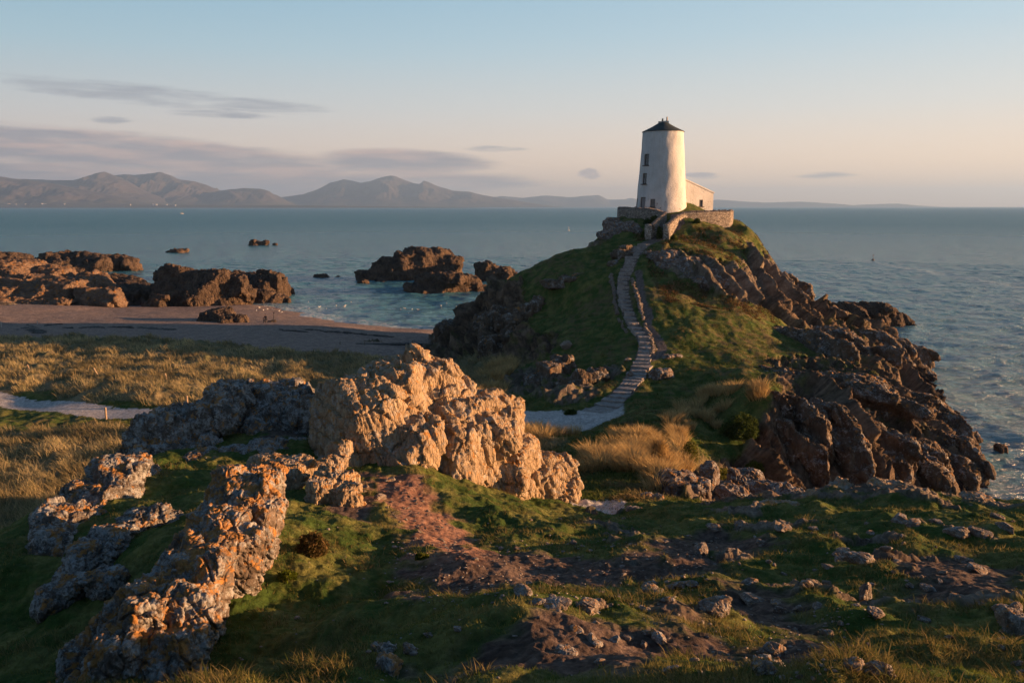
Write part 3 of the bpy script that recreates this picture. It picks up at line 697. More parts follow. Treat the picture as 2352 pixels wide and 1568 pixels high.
def blob_union(parts, voxel, seed=0, sub=3, rotk=.35, skirt=0.0):
    """parts: (centre, radii, rotz, boxiness) -> one watertight voxel-remeshed surface of jointed blocks"""
    vs_, fs_ = [], []; k = 0; r_ = np.random.RandomState(seed)
    for (c, r, rz, bx) in parts:
        c = np.array(c, float); r = np.array(r, float)
        for i in range(1+sub):
            v = chunk(r_)
            if i: o_ = r_.normal(size=3)*np.array([.42, .42, .34]); sc = r_.uniform(.45, .68); v = v*sc+o_
            gz_ = float(ground_z(c[0], c[1])[0]); gz_ = max(gz_, -1.0) if gz_ < 0 else gz_
            dn = max(r[2], c[2]-(gz_-.25*r[2]-.1)); below = v[:, 2] < 0; flare = 1+.30*np.clip(-v[:, 2:3], 0, 1)*(dn > r[2]*1.05)
            v[:, 0] -= skirt*np.clip(-v[:, 2]+.25, 0, 1.2); v[:, :2] *= flare; v[:, :2] *= r[:2]; v[:, 2] *= np.where(below, dn, r[2]); cs, sn = math.cos(rz*rotk), math.sin(rz*rotk)
            v = np.stack([v[:, 0]*cs-v[:, 1]*sn, v[:, 0]*sn+v[:, 1]*cs, v[:, 2]], 1)+c
            vs_.append(v); fs_.append(ICO4[1]+k); k += len(v)
    o = mesh_obj('tmp', np.concatenate(vs_), np.concatenate(fs_), None)
    md = o.modifiers.new('r', 'REMESH'); md.mode = 'VOXEL'; md.voxel_size = voxel; md.use_smooth_shade = True
    sm = o.modifiers.new('s', 'SMOOTH'); sm.iterations = 1; sm.factor = .5
    dg = bpy.context.evaluated_depsgraph_get(); dg.update(); me = bpy.data.meshes.new_from_object(o.evaluated_get(dg))
    bpy.data.objects.remove(o)
    # drop small detached crumbs
    e = np.empty(len(me.edges)*2, np.int32); me.edges.foreach_get('vertices', e); e = e.reshape(-1, 2); lb = np.arange(len(me.vertices))
    for _ in range(200):
        m = np.minimum(lb[e[:, 0]], lb[e[:, 1]]); l2 = lb.copy(); np.minimum.at(l2, e[:, 0], m); np.minimum.at(l2, e[:, 1], m); l2 = l2[l2]; l2 = l2[l2]
        if (l2 == lb).all(): break
        lb = l2
    ids, cnt = np.unique(lb, return_counts=True)
    if len(ids) > 1:
        print('components', sorted(cnt.tolist())[::-1][:5])
        good = ids[np.argmax(cnt)]
        bm = bmesh.new(); bm.from_mesh(me); bm.verts.ensure_lookup_table(); bmesh.ops.delete(bm, geom=[bm.verts[int(i)] for i in np.where(lb != good)[0]], context='VERTS'); bm.to_mesh(me); bm.free()
    return me
def rock(name, label, cat, mat, blobs, voxel, feat, seed, group=None, amp=1.0, aniso=None, turn=24, box=.15, sub=3, rotk=.35, grow=1.0, skirt=0.0):
    """blobs: (px, py, Y, half width px, half height px, half depth m[, rotz deg, boxiness])"""
    parts = []
    for b in blobs:
        px, py, Y, a, h_, d = b[:6]; rz = R(b[6]) if len(b) > 6 else 0; bx = b[7] if len(b) > 7 else .45
        k = Y/F*grow; parts.append((P(px, py, Y), (a*k, d*grow, h_*k), rz+R(turn), min(.95, bx+box)))
    me = blob_union(parts, voxel, seed, sub, rotk, skirt); V, Nn = mesh_arrays(me)
    V2 = rockify(V, Nn, feat, seed, amp, aniso)
    cz = V2[:, 2].min(); cx, cy = V2[:, 0].mean(), V2[:, 1].mean()
    org = np.array([cx, cy, cz], np.float32)
    me.vertices.foreach_set('co', (V2-org).ravel()); me.update()
    me.polygons.foreach_set('use_smooth', np.ones(len(me.polygons), dtype=bool))
    me.materials.clear(); me.materials.append(mat); me.name = name
    o = bpy.data.objects.new(name, me); C.collection.objects.link(o); o.location = org.tolist()
    return tag(o, label, cat, group)

M['turfrock'] = rock_mat('turf_bedrock', (.14, .11, .085), (.34, .27, .21), .4, .12, s=3.0, strata=(2, 1, .7), bump=.04)
OC = M['outcrop']; OG = M['outcrop_grey']; OO = M['outcrop_orange']
rock('rock_outcrop', 'big craggy pale outcrop catching orange sunlight in the middle of the foreground', 'outcrop', OC,
     [(845,945,24.2,92,85,1.3,10),(800,965,24.4,60,75,1.0,20),(905,905,25,60,70,1.1),(950,885,26.2,80,55,1.2),(956,826,26.6,26,32,.4,20,.2),(1000,850,26.8,35,22,.5),(1010,915,26.4,80,50,1.2),
      (965,1020,23.4,52,62,.9,25,.3),(925,1065,22.6,38,36,.6),(1045,965,25.6,72,55,1.1),(1040,1020,24.4,60,45,.9,10),(1085,1005,25.2,72,52,.9,10),(1110,930,27.2,60,42,1.0),(1145,980,27,52,45,.9),
      (1185,1045,26.6,60,42,.9,20),(1165,1085,25.4,46,46,.6,15,.5),(1185,1125,24.8,26,30,.4),(1250,1085,27,58,40,.8),(1300,1130,26.8,32,30,.5)],
     .045, .95, 11, aniso=(1, .3, .45), skirt=.12, grow=1.22, sub=2, amp=.9)
rock('rock_outcrop', 'dark outcrop with orange lichen on its ridge, rising behind the left foreground above the dunes', 'outcrop', OG,
     [(520,930,26.5,50,45,1.0),(460,975,25.5,85,55,1.1,20),(390,1010,24.5,70,60,1.0,30),(345,1050,23.5,50,45,.8),(560,895,27.5,22,16,.4),(430,1040,24,60,40,1.0)], .05, .9, 21, grow=1.2, sub=2, skirt=.35)
rock('rock_outcrop', 'dark grey lichen-blotched outcrop in a hollow left of the sunlit crag', 'outcrop', OG,
     [(650,925,27.5,70,42,1.0,10),(610,955,26.8,55,35,.9),(690,965,26.5,60,45,.8),(590,1000,25.5,40,25,.6),(730,960,26.2,50,50,.9)], .055, .9, 23, grow=1.2, sub=2)
rock('rock_outcrop', 'dark rocky slope linking the lichened outcrops above the shaded gully at left', 'outcrop', OG,
     [(470,1062,22.5,50,22,.6,20),(540,1048,23,50,18,.6),(620,1030,23.5,50,18,.6),(410,1095,21.5,44,24,.6,20),(690,1020,24.5,40,16,.6)], .045, .5, 22, grow=1.15, sub=3)
for i, (lab, bl) in enumerate((
    ('folded rock ridge crossing the foreground turf below the gully boulders', [(1660,1262,16,30,14,.3,20),(1625,1285,15.2,30,16,.3,20),(1590,1312,14.2,26,14,.3,20)]),
    ('broken rock ridge in the dark earth right of the folded ridge', [(1755,1245,16.2,28,12,.3,20),(1725,1272,15.4,24,12,.25,20)]),
    ('rock knuckle in the turf at the top right of the foreground', [(2065,1215,17,30,16,.35),(2030,1230,16.6,22,12,.3)]),
    ('wide low rock in the trodden ground at far right', [(2215,1240,15.5,38,16,.35),(2260,1228,15.8,26,14,.3)]),
    ('rock rib catching light on the right-hand mound', [(1985,1300,13,36,16,.3),(1940,1290,13.4,24,12,.25)]),
    ('low rock rib at the lip of the near mound, left of the largest sunlit stone', [(1345,1408,7.6,34,20,.14,20),(1330,1440,7.3,24,26,.14,20),(1300,1402,7.7,34,14,.14)]),
    ('dark rock knob at the bottom of the picture, right of centre', [(1765,1530,5.9,34,30,.12),(1800,1550,5.7,26,22,.1)]),
    ('rock lump in the lower right corner turf', [(2335,1430,8.4,26,34,.2),(2305,1455,8.1,22,16,.15)]),
    ('pale rock nose left of the near earth mound', [(1500,1362,9.8,34,18,.2),(1465,1385,9.3,22,14,.15)]))):
    rock('rock_outcrop', lab, 'outcrop', M['turfrock'], bl, .012+.0011*bl[0][2], .012*bl[0][2]+.06, 400+i, 'bedrock ribs in the foreground turf', sub=4, amp=1.2)
rock('rock_outcrop', 'low rough ledge with a pale wedge stone at the foot of the sunlit crag', 'outcrop', OC,
     [(790,1040,22.6,40,35,.5),(830,1020,23.2,50,22,.5),(770,1065,22,25,22,.35),(865,1010,23.6,50,14,.5)], .035, .35, 25)
rock('rock_outcrop', 'blue-grey lichened rock strip running down the far left slope', 'outcrop', OG,
     [(290,1105,20,60,45,.9,30),(225,1160,18,70,52,.9,30),(165,1215,16.4,62,48,.8,30),(120,1250,15.4,40,34,.6,30)], .035, .6, 27, grow=1.3, sub=3)
rock('rock_outcrop', 'small orange-spotted rocks halfway down the left slope', 'outcrop', OG,
     [(350,1190,15.5,50,22,.4),(260,1240,14.5,44,28,.4,20),(205,1290,13.6,48,42,.45,20),(300,1225,15,34,20,.3)], .025, .4, 29, sub=3, grow=1.2)
rock('rock_spine', 'upper orange-lichened slab of the jagged spine at lower left, its right edge in sun', 'outcrop', OO,
     [(535,1105,13.6,42,40,.5,30),(600,1105,14,56,32,.6,10),(560,1165,12.9,80,55,.6,20),(510,1215,12.0,70,45,.6,20),(610,1180,12.8,42,55,.5,10),(560,1250,11.6,50,42,.4),(470,1270,11.2,60,36,.5)], .02, .42, 31, aniso=(1, .2, .5), grow=1.15, sub=2, skirt=.75)
rock('rock_spine', 'lower grey and orange slab of the jagged spine at the bottom left', 'outcrop', OO,
     [(430,1325,10.5,80,50,.5,15),(375,1400,9.8,95,75,.6,15),(335,1480,9.1,90,80,.55,15),(430,1430,9.3,75,75,.5,15),(310,1550,8.6,85,60,.5),(495,1320,10.2,38,45,.35,10),(420,1510,8.7,60,60,.35)], .017, .42, 37, aniso=(1, .2, .5), grow=1.15, sub=2, skirt=.75)
rock('rock_outcrop', 'thin pale sunlit fin of rock beside the reddish earth track', 'outcrop', OC,
     [(775,1110,19,45,32,.45,20),(745,1150,18,38,48,.4,20),(715,1200,16.8,24,48,.35,20),(830,1085,20,22,18,.3),(790,1140,18,34,30,.4)], .025, .42, 41, aniso=(1, .2, .4), grow=1.15, sub=2, skirt=.3)
rock('rock_outcrop', 'low flat orange-topped ledge above the lichened spine', 'outcrop', OC,
     [(620,1062,20.5,55,18,.5),(680,1070,20.3,50,18,.5),(640,1085,19.5,50,18,.4)], .03, .28, 43)
rock('rock_outcrop', 'dark broken rock with pale round lichens in the bottom left corner', 'outcrop', OG,
     [(190,1530,9.4,60,50,.4,20),(150,1480,10.2,35,28,.35),(250,1480,9.8,40,40,.3)], .02, .25, 45)
rock('rock_outcrop', 'narrow half-buried rock line below the left slope', 'outcrop', OG,
     [(180,1340,12.3,55,18,.3,20),(240,1320,12.3,45,12,.3,20),(130,1362,12.1,45,20,.3)], .022, .25, 47)
rock('rock_outcrop', 'white and orange lichened rocks at the bottom edge left of centre', 'outcrop', M['outcrop_grey'],
     [(880,1510,6.5,34,30,.16),(900,1540,6.2,32,34,.16),(845,1540,6.35,36,28,.18),(930,1488,6.7,34,18,.15),(970,1476,6.8,30,13,.13)], .012, .14, 49)
# right-hand crest of the camera's hill
rock('rock_outcrop', 'sun-tipped rocky crest in front of the sea cliff, right of centre', 'outcrop', OC,
     [(2050,1130,21.6,60,26,.7),(2000,1145,21.4,50,22,.6),(2100,1145,21.2,40,20,.5),(1935,1130,22.0,28,24,.5),(1890,1145,21.8,40,18,.5)], .035, .36, 51)
rock('rock_outcrop', 'pale grey hummocky rocks on the crest left of the sun-tipped one', 'outcrop', OC,
     [(1800,1168,20.7,50,20,.5),(1850,1180,20.2,40,22,.4),(1740,1190,20.0,30,16,.4),(1780,1205,19.4,26,18,.3)], .032, .32, 53)
rock('rock_outcrop', 'brown rocks at the right-hand end of the foreground crest', 'outcrop', OC,
     [(2250,1155,20.8,36,22,.5),(2200,1165,20.7,36,16,.4),(2310,1175,20.0,34,18,.4)], .032, .32, 55)
# boulders in the gully
BD = M['boulder']; GR = 'boulders heaped in the gully under the cliff'
for i, (lab, bl) in enumerate((
    ('large rounded lichen-speckled boulder below the golden grass', [(1560,1122,30.5,55,42,.9),(1600,1128,30.3,35,38,.7)]),
    ('boulder with a sunlit side standing behind the large rounded one', [(1632,1085,32.5,24,22,.4)]),
    ('flat-topped boulder with moss at the foot of the cliff', [(1715,1098,34,38,22,.7)]),
    ('humped boulder in the middle of the gully', [(1685,1138,31,38,28,.6)]),
    ('slanted wedge boulder left of the heap, leaning to the right', [(1510,1160,27.5,18,26,.35,20),(1485,1140,28,22,9,.3)]),
    ('small split boulder below the humped one', [(1640,1168,28.5,20,13,.3),(1665,1172,28,18,12,.3)]),
    ('low pale boulder on the lit grass edge of the gully', [(1606,1188,26.3,24,10,.35)]),
    ('long dark boulder at the right side of the heap', [(1770,1120,32.5,45,20,.7),(1815,1135,32,36,16,.6)]),
    ('dark boulder under the cliff nose, partly hidden by the crest', [(1750,1155,29,34,16,.5)]),
    ('single pale stone on the sunlit saddle grass', [(1455,1172,24.5,20,12,.25)]),
    ('small upright stone at the right edge of the sandy patch', [(1550,1190,26,16,10,.25)]))):
    rock('boulder', lab, 'boulder', BD if i not in (6, 9) else M['stone'], bl, .04 if i else .05, .45 if i in (0, 2, 3, 7) else .22, 60+i, GR if i != 9 else None)
M['crag'] = rock_mat('brown_cliff_rock', (.075, .055, .040), (.215, .155, .105), .10, .02, s=.55, strata=(1.4, 1, .5), bump=.30)
# bedrock showing on the headland
rock('rock_outcrop', 'rocky knoll with a lit right face just below the tower gate', 'outcrop', BD,
     [(1530,600,87,45,22,2.2),(1580,620,86,60,30,2.4),(1630,645,84,45,30,2.0),(1500,590,88,24,14,1.4)], .16, 1.5, 80, aniso=(1, 0, .6))
rock('rock_outcrop', 'grey fluted rock bluff left of the lower steps', 'outcrop', M['crag'],
     [(1335,880,60.5,24,28,1.0),(1370,860,61.5,30,16,.9),(1300,890,60.5,28,26,1.0),(1250,890,62,40,34,1.2),(1400,845,63,24,10,.6)], .10, .9, 82, aniso=(1, .5, .1))
rock('rock_outcrop', 'low line of grey rocks across the upper left slope of the headland', 'outcrop', M['crag'],
     [(1270,650,86,30,8,1.2),(1310,640,86.5,26,8,1.2),(1345,634,87,30,9,1.2)], .12, .8, 90)
rock('rock_outcrop', 'rocky bank beside the top bend of the steps', 'outcrop', M['crag'], [(1425,585,89,18,14,1.2),(1408,605,87.5,16,10,1.0),(1440,570,90,16,8,1)], .12, .8, 91)
rock('rock_outcrop', 'dark rocky slope low on the shaded headland above the dune grass', 'outcrop', M['crag'], [(1260,850,64,30,22,1.6),(1290,830,66,24,14,1.4),(1225,880,63,24,22,1.4)], .11, .9, 92)
rock('rock_outcrop', 'small sunlit-capped rock beside the lower flight of steps', 'outcrop', BD,
     [(1520,860,61.5,26,16,.8)], .08, .7, 84)
rock('rock_outcrop', 'rocky bluff below and left of the tower wall, falling to the sea', 'outcrop', BD,
     [(1410,525,101,22,26,2.2,0),(1430,530,100,30,24,2.2),(1395,545,100,20,18,2),(1455,525,98.5,22,16,1.4)], .16, 1.4, 86)
rock('rock_outcrop', 'low lichened stones in the grass right of the path fork', 'outcrop', BD,
     [(1535,817,65.5,16,4,.5),(1555,816,65.7,12,3,.4)], .07, .5, 88)
for i, (lab, bl) in enumerate((
    ('leftmost buttress of the sea cliff, above the humped gully boulder', [(1765,955,50,24,62,2.2,35),(1790,1010,48.5,22,60,1.8,35)]),
    ('narrow sunlit slab of the cliff, second buttress from the left', [(1835,985,49.5,22,80,2.4,35),(1858,1050,47.5,22,55,1.8,35)]),
    ('tall double slab in the middle of the cliff face', [(1905,985,50,28,70,2.6,35),(1940,1060,48,26,62,2,35)]),
    ('broad leaning slab right of the middle of the cliff face', [(1990,1010,52,40,60,3,35),(2030,1075,49.5,34,52,2.2,35)]),
    ('dark bulky buttress near the seaward end of the cliff', [(2090,1040,53,44,56,3,35),(2130,1090,50.5,44,55,2.4,35)]),
    ('seaward nose of the cliff standing in the water', [(2165,1045,54.5,48,58,3,30),(2195,1090,52.5,34,52,2.2,30)]),
    ('big grey humped slab above the cliff face', [(1960,895,60,70,34,4,35),(2010,930,58,46,34,3,35)]),
    ('long slab stepping down behind the seaward nose', [(2090,930,63,44,40,4,35),(2150,975,60,40,40,3.4,35)]),
    ('sunlit fluted crag at the right end of the grass terrace', [(1800,775,77,46,24,4,30),(1855,790,75,40,36,4,30)]),
    ('tall brown crag above the cove on the seaward side', [(1925,790,81,42,48,4,30),(1965,830,78,34,44,3.5,30)]),
    ('outer crag dropping into the sea beyond the tall brown one', [(2010,800,86,38,46,4,30),(2050,845,84,34,42,3.5,30)]),
    ('pointed crag furthest out, at the waterline', [(2095,812,91,22,24,2.5,30),(2100,850,88,28,28,3,30)]),
    ('rough brown crag high on the slope right of the tower', [(1835,665,93,26,24,2.4,30),(1800,640,94,18,16,2,30)]),
    ('dark crag at the foot of the slope right of the tower', [(1880,716,95,28,18,3,30)]),
    ('lit broken ledge along the edge of the lower grass terrace', [(1800,860,62,30,12,1.6,30),(1770,850,63,20,8,1.2,30),(1840,880,60,26,16,1.6,30)]),
    ('steep dark buttress at the left foot of the headland cliff', [(1030,775,90,22,44,2.6,-30),(1060,770,88,24,50,2.6,-30)]),
    ('fissured dark buttress in the middle of the left headland cliff', [(1110,760,86,26,52,2.6,-30),(1150,740,86,22,42,2.4,-30)]),
    ('vertical dark rock wall under the left shoulder of the headland', [(1075,800,83,30,40,2.4,-30),(1130,800,80,26,34,2.2,-30),(1170,780,81,22,30,2,-30)]),
    ('grey crag at the right end of the left headland cliff', [(1200,735,84,24,38,2.2,-30),(1235,715,84,18,26,2,-30)]),
    )):
    rock('cliff_crag', lab, 'crag', M['crag'], bl, .11 if bl[0][2] < 70 else .15, 1.3, 300+i, 'crags of the headland cliffs', turn=0, rotk=1.0, sub=4, aniso=(.85, .5, .15), amp=1.1)
# sea rocks and the far side of the bay
IS = M['islet']
for i, (nm, lab, grp, bl, vx, ft) in enumerate((
    ('sea_rock', 'largest humped islet in the bay, rising to a dome at its right end', 'r', [(985,592,212,58,30,6),(1020,605,212,36,20,5),(930,608,209,60,22,6),(880,622,207,45,18,5),(840,630,206,24,12,4)], .42, 3.6),
    ('sea_rock', 'rough islet in front of the humped one', 'r', [(1000,648,178,45,26,5),(1050,646,180,50,26,6),(1085,652,181,30,20,4),(960,660,176,36,12,4),(965,668,174,20,6,2)], .36, 3.2),
    ('sea_rock', 'low lit islet nearest the green headland', 'r', [(1120,617,205,28,19,5),(1155,622,205,28,13,4)], .36, 2.8),
    ('sea_rock', 'small flat reef alone far out in the bay', 'r', [(585,559,392,17,7,4),(606,560,392,13,7,3)], .5, 3.0),
    ('sea_rock', 'small low reef left of the farthest one', 'r', [(413,577,330,20,6,4),(400,579,330,12,3,2)], .45, 2.6),
    ('sea_rock', 'small dark pyramid rock left of the humped islet', 'r', [(738,637,214,20,11,3)], .3, 2.2),
    ('sea_rock', 'tiny dark rock right of the pyramid one', 'r', [(776,637,214,6,4,1.2)], .2, 1),
    ('sea_rock', 'tiny dark rock below the left tip of the humped islet', 'r', [(833,647,196,14,5,1.6)], .2, 1.2),
    ('sea_rock', 'tiny dark reef under the middle of the humped islet', 'r', [(878,642,202,16,5,1.6)], .2, 1.2),
    ('sea_rock', 'tiny rock beside the far flat reef', 'r', [(632,560,392,5,2.5,1.5)], .25, 1.2),
    ('sea_rock', 'dark craggy rock off the right-hand point of the headland', 'r', [(1985,712,128,42,24,5),(2030,722,128,32,20,4),(1935,715,126,30,22,5),(1900,722,122,30,18,5)], .25, 2.2),
    ('sea_rock', 'small jagged brown rock in the water at the right edge', 'r', [(2302,1030,59.5,15,16,.5,0,.3),(2298,1012,60.5,10,8,.3)], .05, .4),
    ('sea_rock', 'tiny rock awash below the jagged brown one', 'r', [(2290,1090,54.8,9,5,.2)], .04, .2),
    ('sea_rock', 'tiny dark rock beside the dark shoulder on the beach end', 'r', [(670,664,172,7,5,.8)], .12, .6),
    ('headland_rock', 'long rocky point beyond the beach at far left', 'h', [(160,600,238,60,22,9),(220,598,238,50,22,8),(265,600,238,32,16,6),(300,600,238,20,8,4),(110,606,238,34,18,8)], .5, 4.2),
    ('headland_rock', 'dark brown rocks at the far left edge behind the lit ledges', 'h', [(0,608,195,60,38,9),(60,618,190,50,26,8),(110,628,182,50,20,8)], .4, 2.8),
    ('headland_rock', 'huge rounded brown rock standing at the back of the beach', 'h', [(430,660,152,62,52,7),(480,660,150,70,55,7),(535,668,151,38,44,6),(385,678,154,34,26,5)], .24, 2.2),
    ('headland_rock', 'dark shoulder of rock behind the huge rounded one', 'h', [(625,645,168,28,32,4),(590,655,166,36,24,5),(575,640,172,24,14,4)], .26, 2.4),
    ('headland_rock', 'low sunlit rock at the water edge right of the huge rounded one', 'h', [(610,680,158,36,18,3),(645,684,158,18,8,2)], .2, 1.6),
    ('headland_rock', 'sunlit broken rock at the foot of the huge rounded one', 'h', [(365,692,143,24,18,2),(395,702,141,14,8,1.5),(340,702,143,14,12,2)], .2, 1.6),
    ('headland_rock', 'band of brown ledges running behind the beach to the huge rock', 'h', [(235,644,180,52,14,8),(275,650,174,48,18,8),(305,660,167,36,20,8),(325,672,160,28,24,7),(300,676,156,34,24,6)], .3, 2.0),
    ('headland_rock', 'broad sunlit ledges climbing at the left end of the beach', 'h', [(60,672,148,100,44,8),(150,672,146,60,34,6),(215,682,143,50,30,5),(258,686,141,30,26,3.5),(20,640,160,80,44,10),(120,640,162,70,30,9),(190,655,156,60,26,7),(120,704,138,46,18,4),(10,708,137,60,24,5),(0,690,142,60,30,5)], .26, 2.0),
    ('headland_rock', 'smooth pale sunlit slab sloping onto the beach at left', 'h', [(110,722,134,44,16,2.6,20),(60,732,131,55,14,3),(0,740,128,40,14,3)], .18, 1.9),
    ('beach_rock', 'dark weed-covered hump of rock in the middle of the beach', 'b', [(505,735,118,38,30,2.6),(545,742,117,32,20,2.2),(480,745,117,24,18,2)], .12, .8),
    ('beach_rock', 'low dark flat rock left of the weed-covered hump', 'b', [(425,755,114,22,8,1.4),(445,760,112,16,5,1)], .1, .7),
    ('beach_rock', 'dark broken rock the crouching person sits among', 'b', [(622,743,119,13,8,1),(608,745,119,10,6,.8),(595,745,119,9,6,.8)], .08, .5),
    )):
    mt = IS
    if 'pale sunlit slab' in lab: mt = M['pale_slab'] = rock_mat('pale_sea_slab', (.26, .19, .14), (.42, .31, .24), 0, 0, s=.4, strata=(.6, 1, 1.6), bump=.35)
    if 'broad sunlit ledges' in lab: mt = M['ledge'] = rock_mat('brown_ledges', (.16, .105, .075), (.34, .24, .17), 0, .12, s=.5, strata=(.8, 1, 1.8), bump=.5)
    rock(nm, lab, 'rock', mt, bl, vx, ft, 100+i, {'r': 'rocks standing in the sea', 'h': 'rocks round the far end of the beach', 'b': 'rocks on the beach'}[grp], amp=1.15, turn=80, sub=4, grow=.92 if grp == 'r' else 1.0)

# loose stones: a few shapes, copied
def stone_mesh(seed, sub=ICO4):
    v = sub[0].copy(); rs = np.random.RandomState(seed)
    r2_ = np.random.RandomState(seed); nr_ = r2_.normal(size=(15, 3)); nr_ /= np.linalg.norm(nr_, axis=1)[:, None]; h_ = r2_.uniform(.6, 1, 15)
    q = v@nr_.T; v = v*np.minimum(np.where(q > .05, h_[None]/np.maximum(q, .05), 9).min(1), 1.2)[:, None]
    me = bpy.data.meshes.new('stone'); nv = (v/np.linalg.norm(v, axis=1)[:, None]).astype(np.float32)
    v = rockify((v*1.0).astype(np.float32), nv, 1.0, seed, .8)
    v *= np.array([1.0, rs.uniform(.6, .9), rs.uniform(.5, .8)])
    me.from_pydata(v.tolist(), [], sub[1].tolist()); me.polygons.foreach_set('use_smooth', np.ones(len(sub[1]), dtype=bool)); me.update()
    return me
ICO5 = ico(5)
SM = [stone_mesh(200+i, ICO5) for i in range(7)]
M['stone_n'] = rock_mat('weathered_stone', (.13, .10, .08), (.30, .235, .185), .30, .05, s=5.0, bump=.02)
for me_ in SM: me_.materials.append(M['stone_n'])
rs = np.random.RandomState(5)
def stone(px, py, wpx, hk=.6, y0=2.3, label=None, group=None, sink=.6, name='stone', xyz=None, size=None, rz=None):
    p = xyz if xyz is not None else G(px, py, y0)
    r = size if size is not None else wpx*p[1]/F*.62
    o = bpy.data.objects.new(name, SM[rs.randint(len(SM))]); C.collection.objects.link(o)
    o.location = (p[0], p[1], p[2]+r*hk*(1-sink)*.5); o.scale = (r, r*rs.uniform(.8, 1.1), r*hk*1.5)
    o.rotation_euler = (rs.uniform(-.25, .25), rs.uniform(-.25, .25), rs.uniform(0, 6.28) if rz is None else rz)
    return tag(o, label, 'stone', group)
GF = 'stones bedded in the foreground turf'
LF = 'weathered stone bedded in the trodden foreground turf'
special = {(1640,1400): 'largest sunlit stone in the right foreground, with golden grass beside it', (1985,1372): 'upright double-pointed stone on the lit mound at lower right',
           (1290,1388): None, (1490,1350): 'pale stone at the left end of the foreground mound row'}
for (px, py, w_, hk) in ((1640,1400,72,.8),(1735,1382,60,.45),(1985,1372,52,1.2),(2010,1408,44,.6),(1490,1350,48,.5),(1545,1350,30,.5),(1745,1250,34,.6),(1680,1265,26,.5),(1610,1270,46,.7),(1560,1345,36,.5),
    (1720,1340,34,.5),(1850,1340,30,.5),(1930,1275,52,.5),(1975,1290,60,.6),(1905,1305,30,.6),(2070,1195,40,.6),(2100,1205,38,.5),(2035,1260,24,.5),(2200,1230,50,.6),(2250,1225,44,.5),(2310,1215,40,.6),(2215,1290,36,.7),
    (2240,1310,58,.5),(2130,1355,34,.5),(2190,1370,26,.5),(2330,1410,44,1.0),(2300,1400,34,.7),(2345,1440,52,.6),(2255,1390,24,.5),(2310,1455,36,.5),(1515,1470,52,.5),(1350,1400,58,.7),(1370,1395,40,.8),(1275,1392,60,.45),(1230,1385,36,.4),
    (1325,1450,30,.5),(1360,1470,36,.5),(1300,1500,50,.5),(1380,1520,30,.5),(1200,1362,42,.35),(1530,1380,30,.5),(1590,1345,28,.5),(1880,1395,30,.6),(1835,1400,24,.6),(1790,1405,30,.8),(1770,1510,60,.9),(1750,1540,60,.7),(2020,1545,60,.8),(1960,1530,50,.5),
    (1540,1540,44,.5),(1270,1375,20,.6),(2060,1290,20,.5),(1640,1215,30,.5),(1700,1210,26,.6),(1800,1215,36,.5),(1870,1215,24,.4),(1600,1250,18,.4),(2150,1200,28,.5),(2000,1225,18,.5),(2290,1190,30,.6),(870,1145,34,.6),(840,1120,14,.6),
    (895,1105,22,.7),(1010,1240,14,.5),(1090,1285,16,.5),(1130,1345,18,.4),(1215,1340,16,.4),(1430,1320,20,.4),(680,1420,14,.4),(1480,1400,24,.5),(985,1460,26,.5),(1050,1445,20,.5),(940,1490,30,.7)):
    stone(px, py, w_, hk, label=special.get((px, py)) or LF, group=GF)
for i in range(90):
    px = rs.uniform(1180, 2352); py = rs.uniform(1190, 1560)
    stone(px, py, rs.uniform(6, 22)*(py-1000)/350, rs.uniform(.5, 1.0), label=LF, group=GF, sink=.8)
for i in range(70):
    t = rs.uniform(0, 1); px = 880+t*150+rs.uniform(-50, 60); py = 1110+t*170+rs.uniform(-15, 15)
    stone(px, py, rs.uniform(4, 9), .6, label='small stone lying on the reddish earth track', group='small stones on the reddish earth track')
# rough walls of stones edging the upper steps
def edging(pl, n_, lab, grp, sz=.19):
    pl = [G(a, b, 48) for a, b in pl]; pl = np.array(pl); seg = np.r_[0, np.cumsum(np.linalg.norm(np.diff(pl[:, :2], axis=0), axis=1))]
    for i in range(n_):
        s_ = seg[-1]*(i+.5)/n_; x = np.interp(s_, seg, pl[:, 0])+rs.uniform(-.08, .08); y = np.interp(s_, seg, pl[:, 1])
        stone(0, 0, 0, rs.uniform(.6, 1.2), xyz=(x, y, float(ground_z(x, y)[0])), size=sz*rs.uniform(.6, 1.5), label=lab, group=grp, name='edging_stone', sink=.45)
edging([(1404,632),(1409,660),(1411,690),(1418,724)], 34, 'stone in the rough kerb along the left side of the upper steps', 'stones of the left kerb of the steps')
edging([(1452,640),(1457,660),(1464,682),(1471,708),(1477,736)], 40, 'stone in the rough kerb between the steps and the dirt path', 'stones of the kerb between steps and dirt path')
edging([(1480,745),(1492,775),(1502,796),(1498,815)], 26, 'stone lining the grass verge where the steps bend', 'stones lining the bend of the steps', .2)
edging([(1418,730),(1440,766)], 8, 'stone on the grass bank left of the bend in the steps', 'stones left of the bend of the steps', .16)
for a, b, w_, h_, l in ((1446,866,12,1.5,'upright pale stone post beside the left edge of the lower steps'),(1500,866,20,.7,'bluish flat boulder at the right edge of the lower steps'),(1441,828,14,.7,'grey boulder on the grass left of the middle steps'),
                        (1318,878,12,.8,'grey boulder on the headland slope above the fluted bluff'),(1300,800,26,.8,'grey rounded boulder on the shaded left slope of the headland')):
    stone(a, b, w_, h_, 50, l, None, .2, 'boulder')

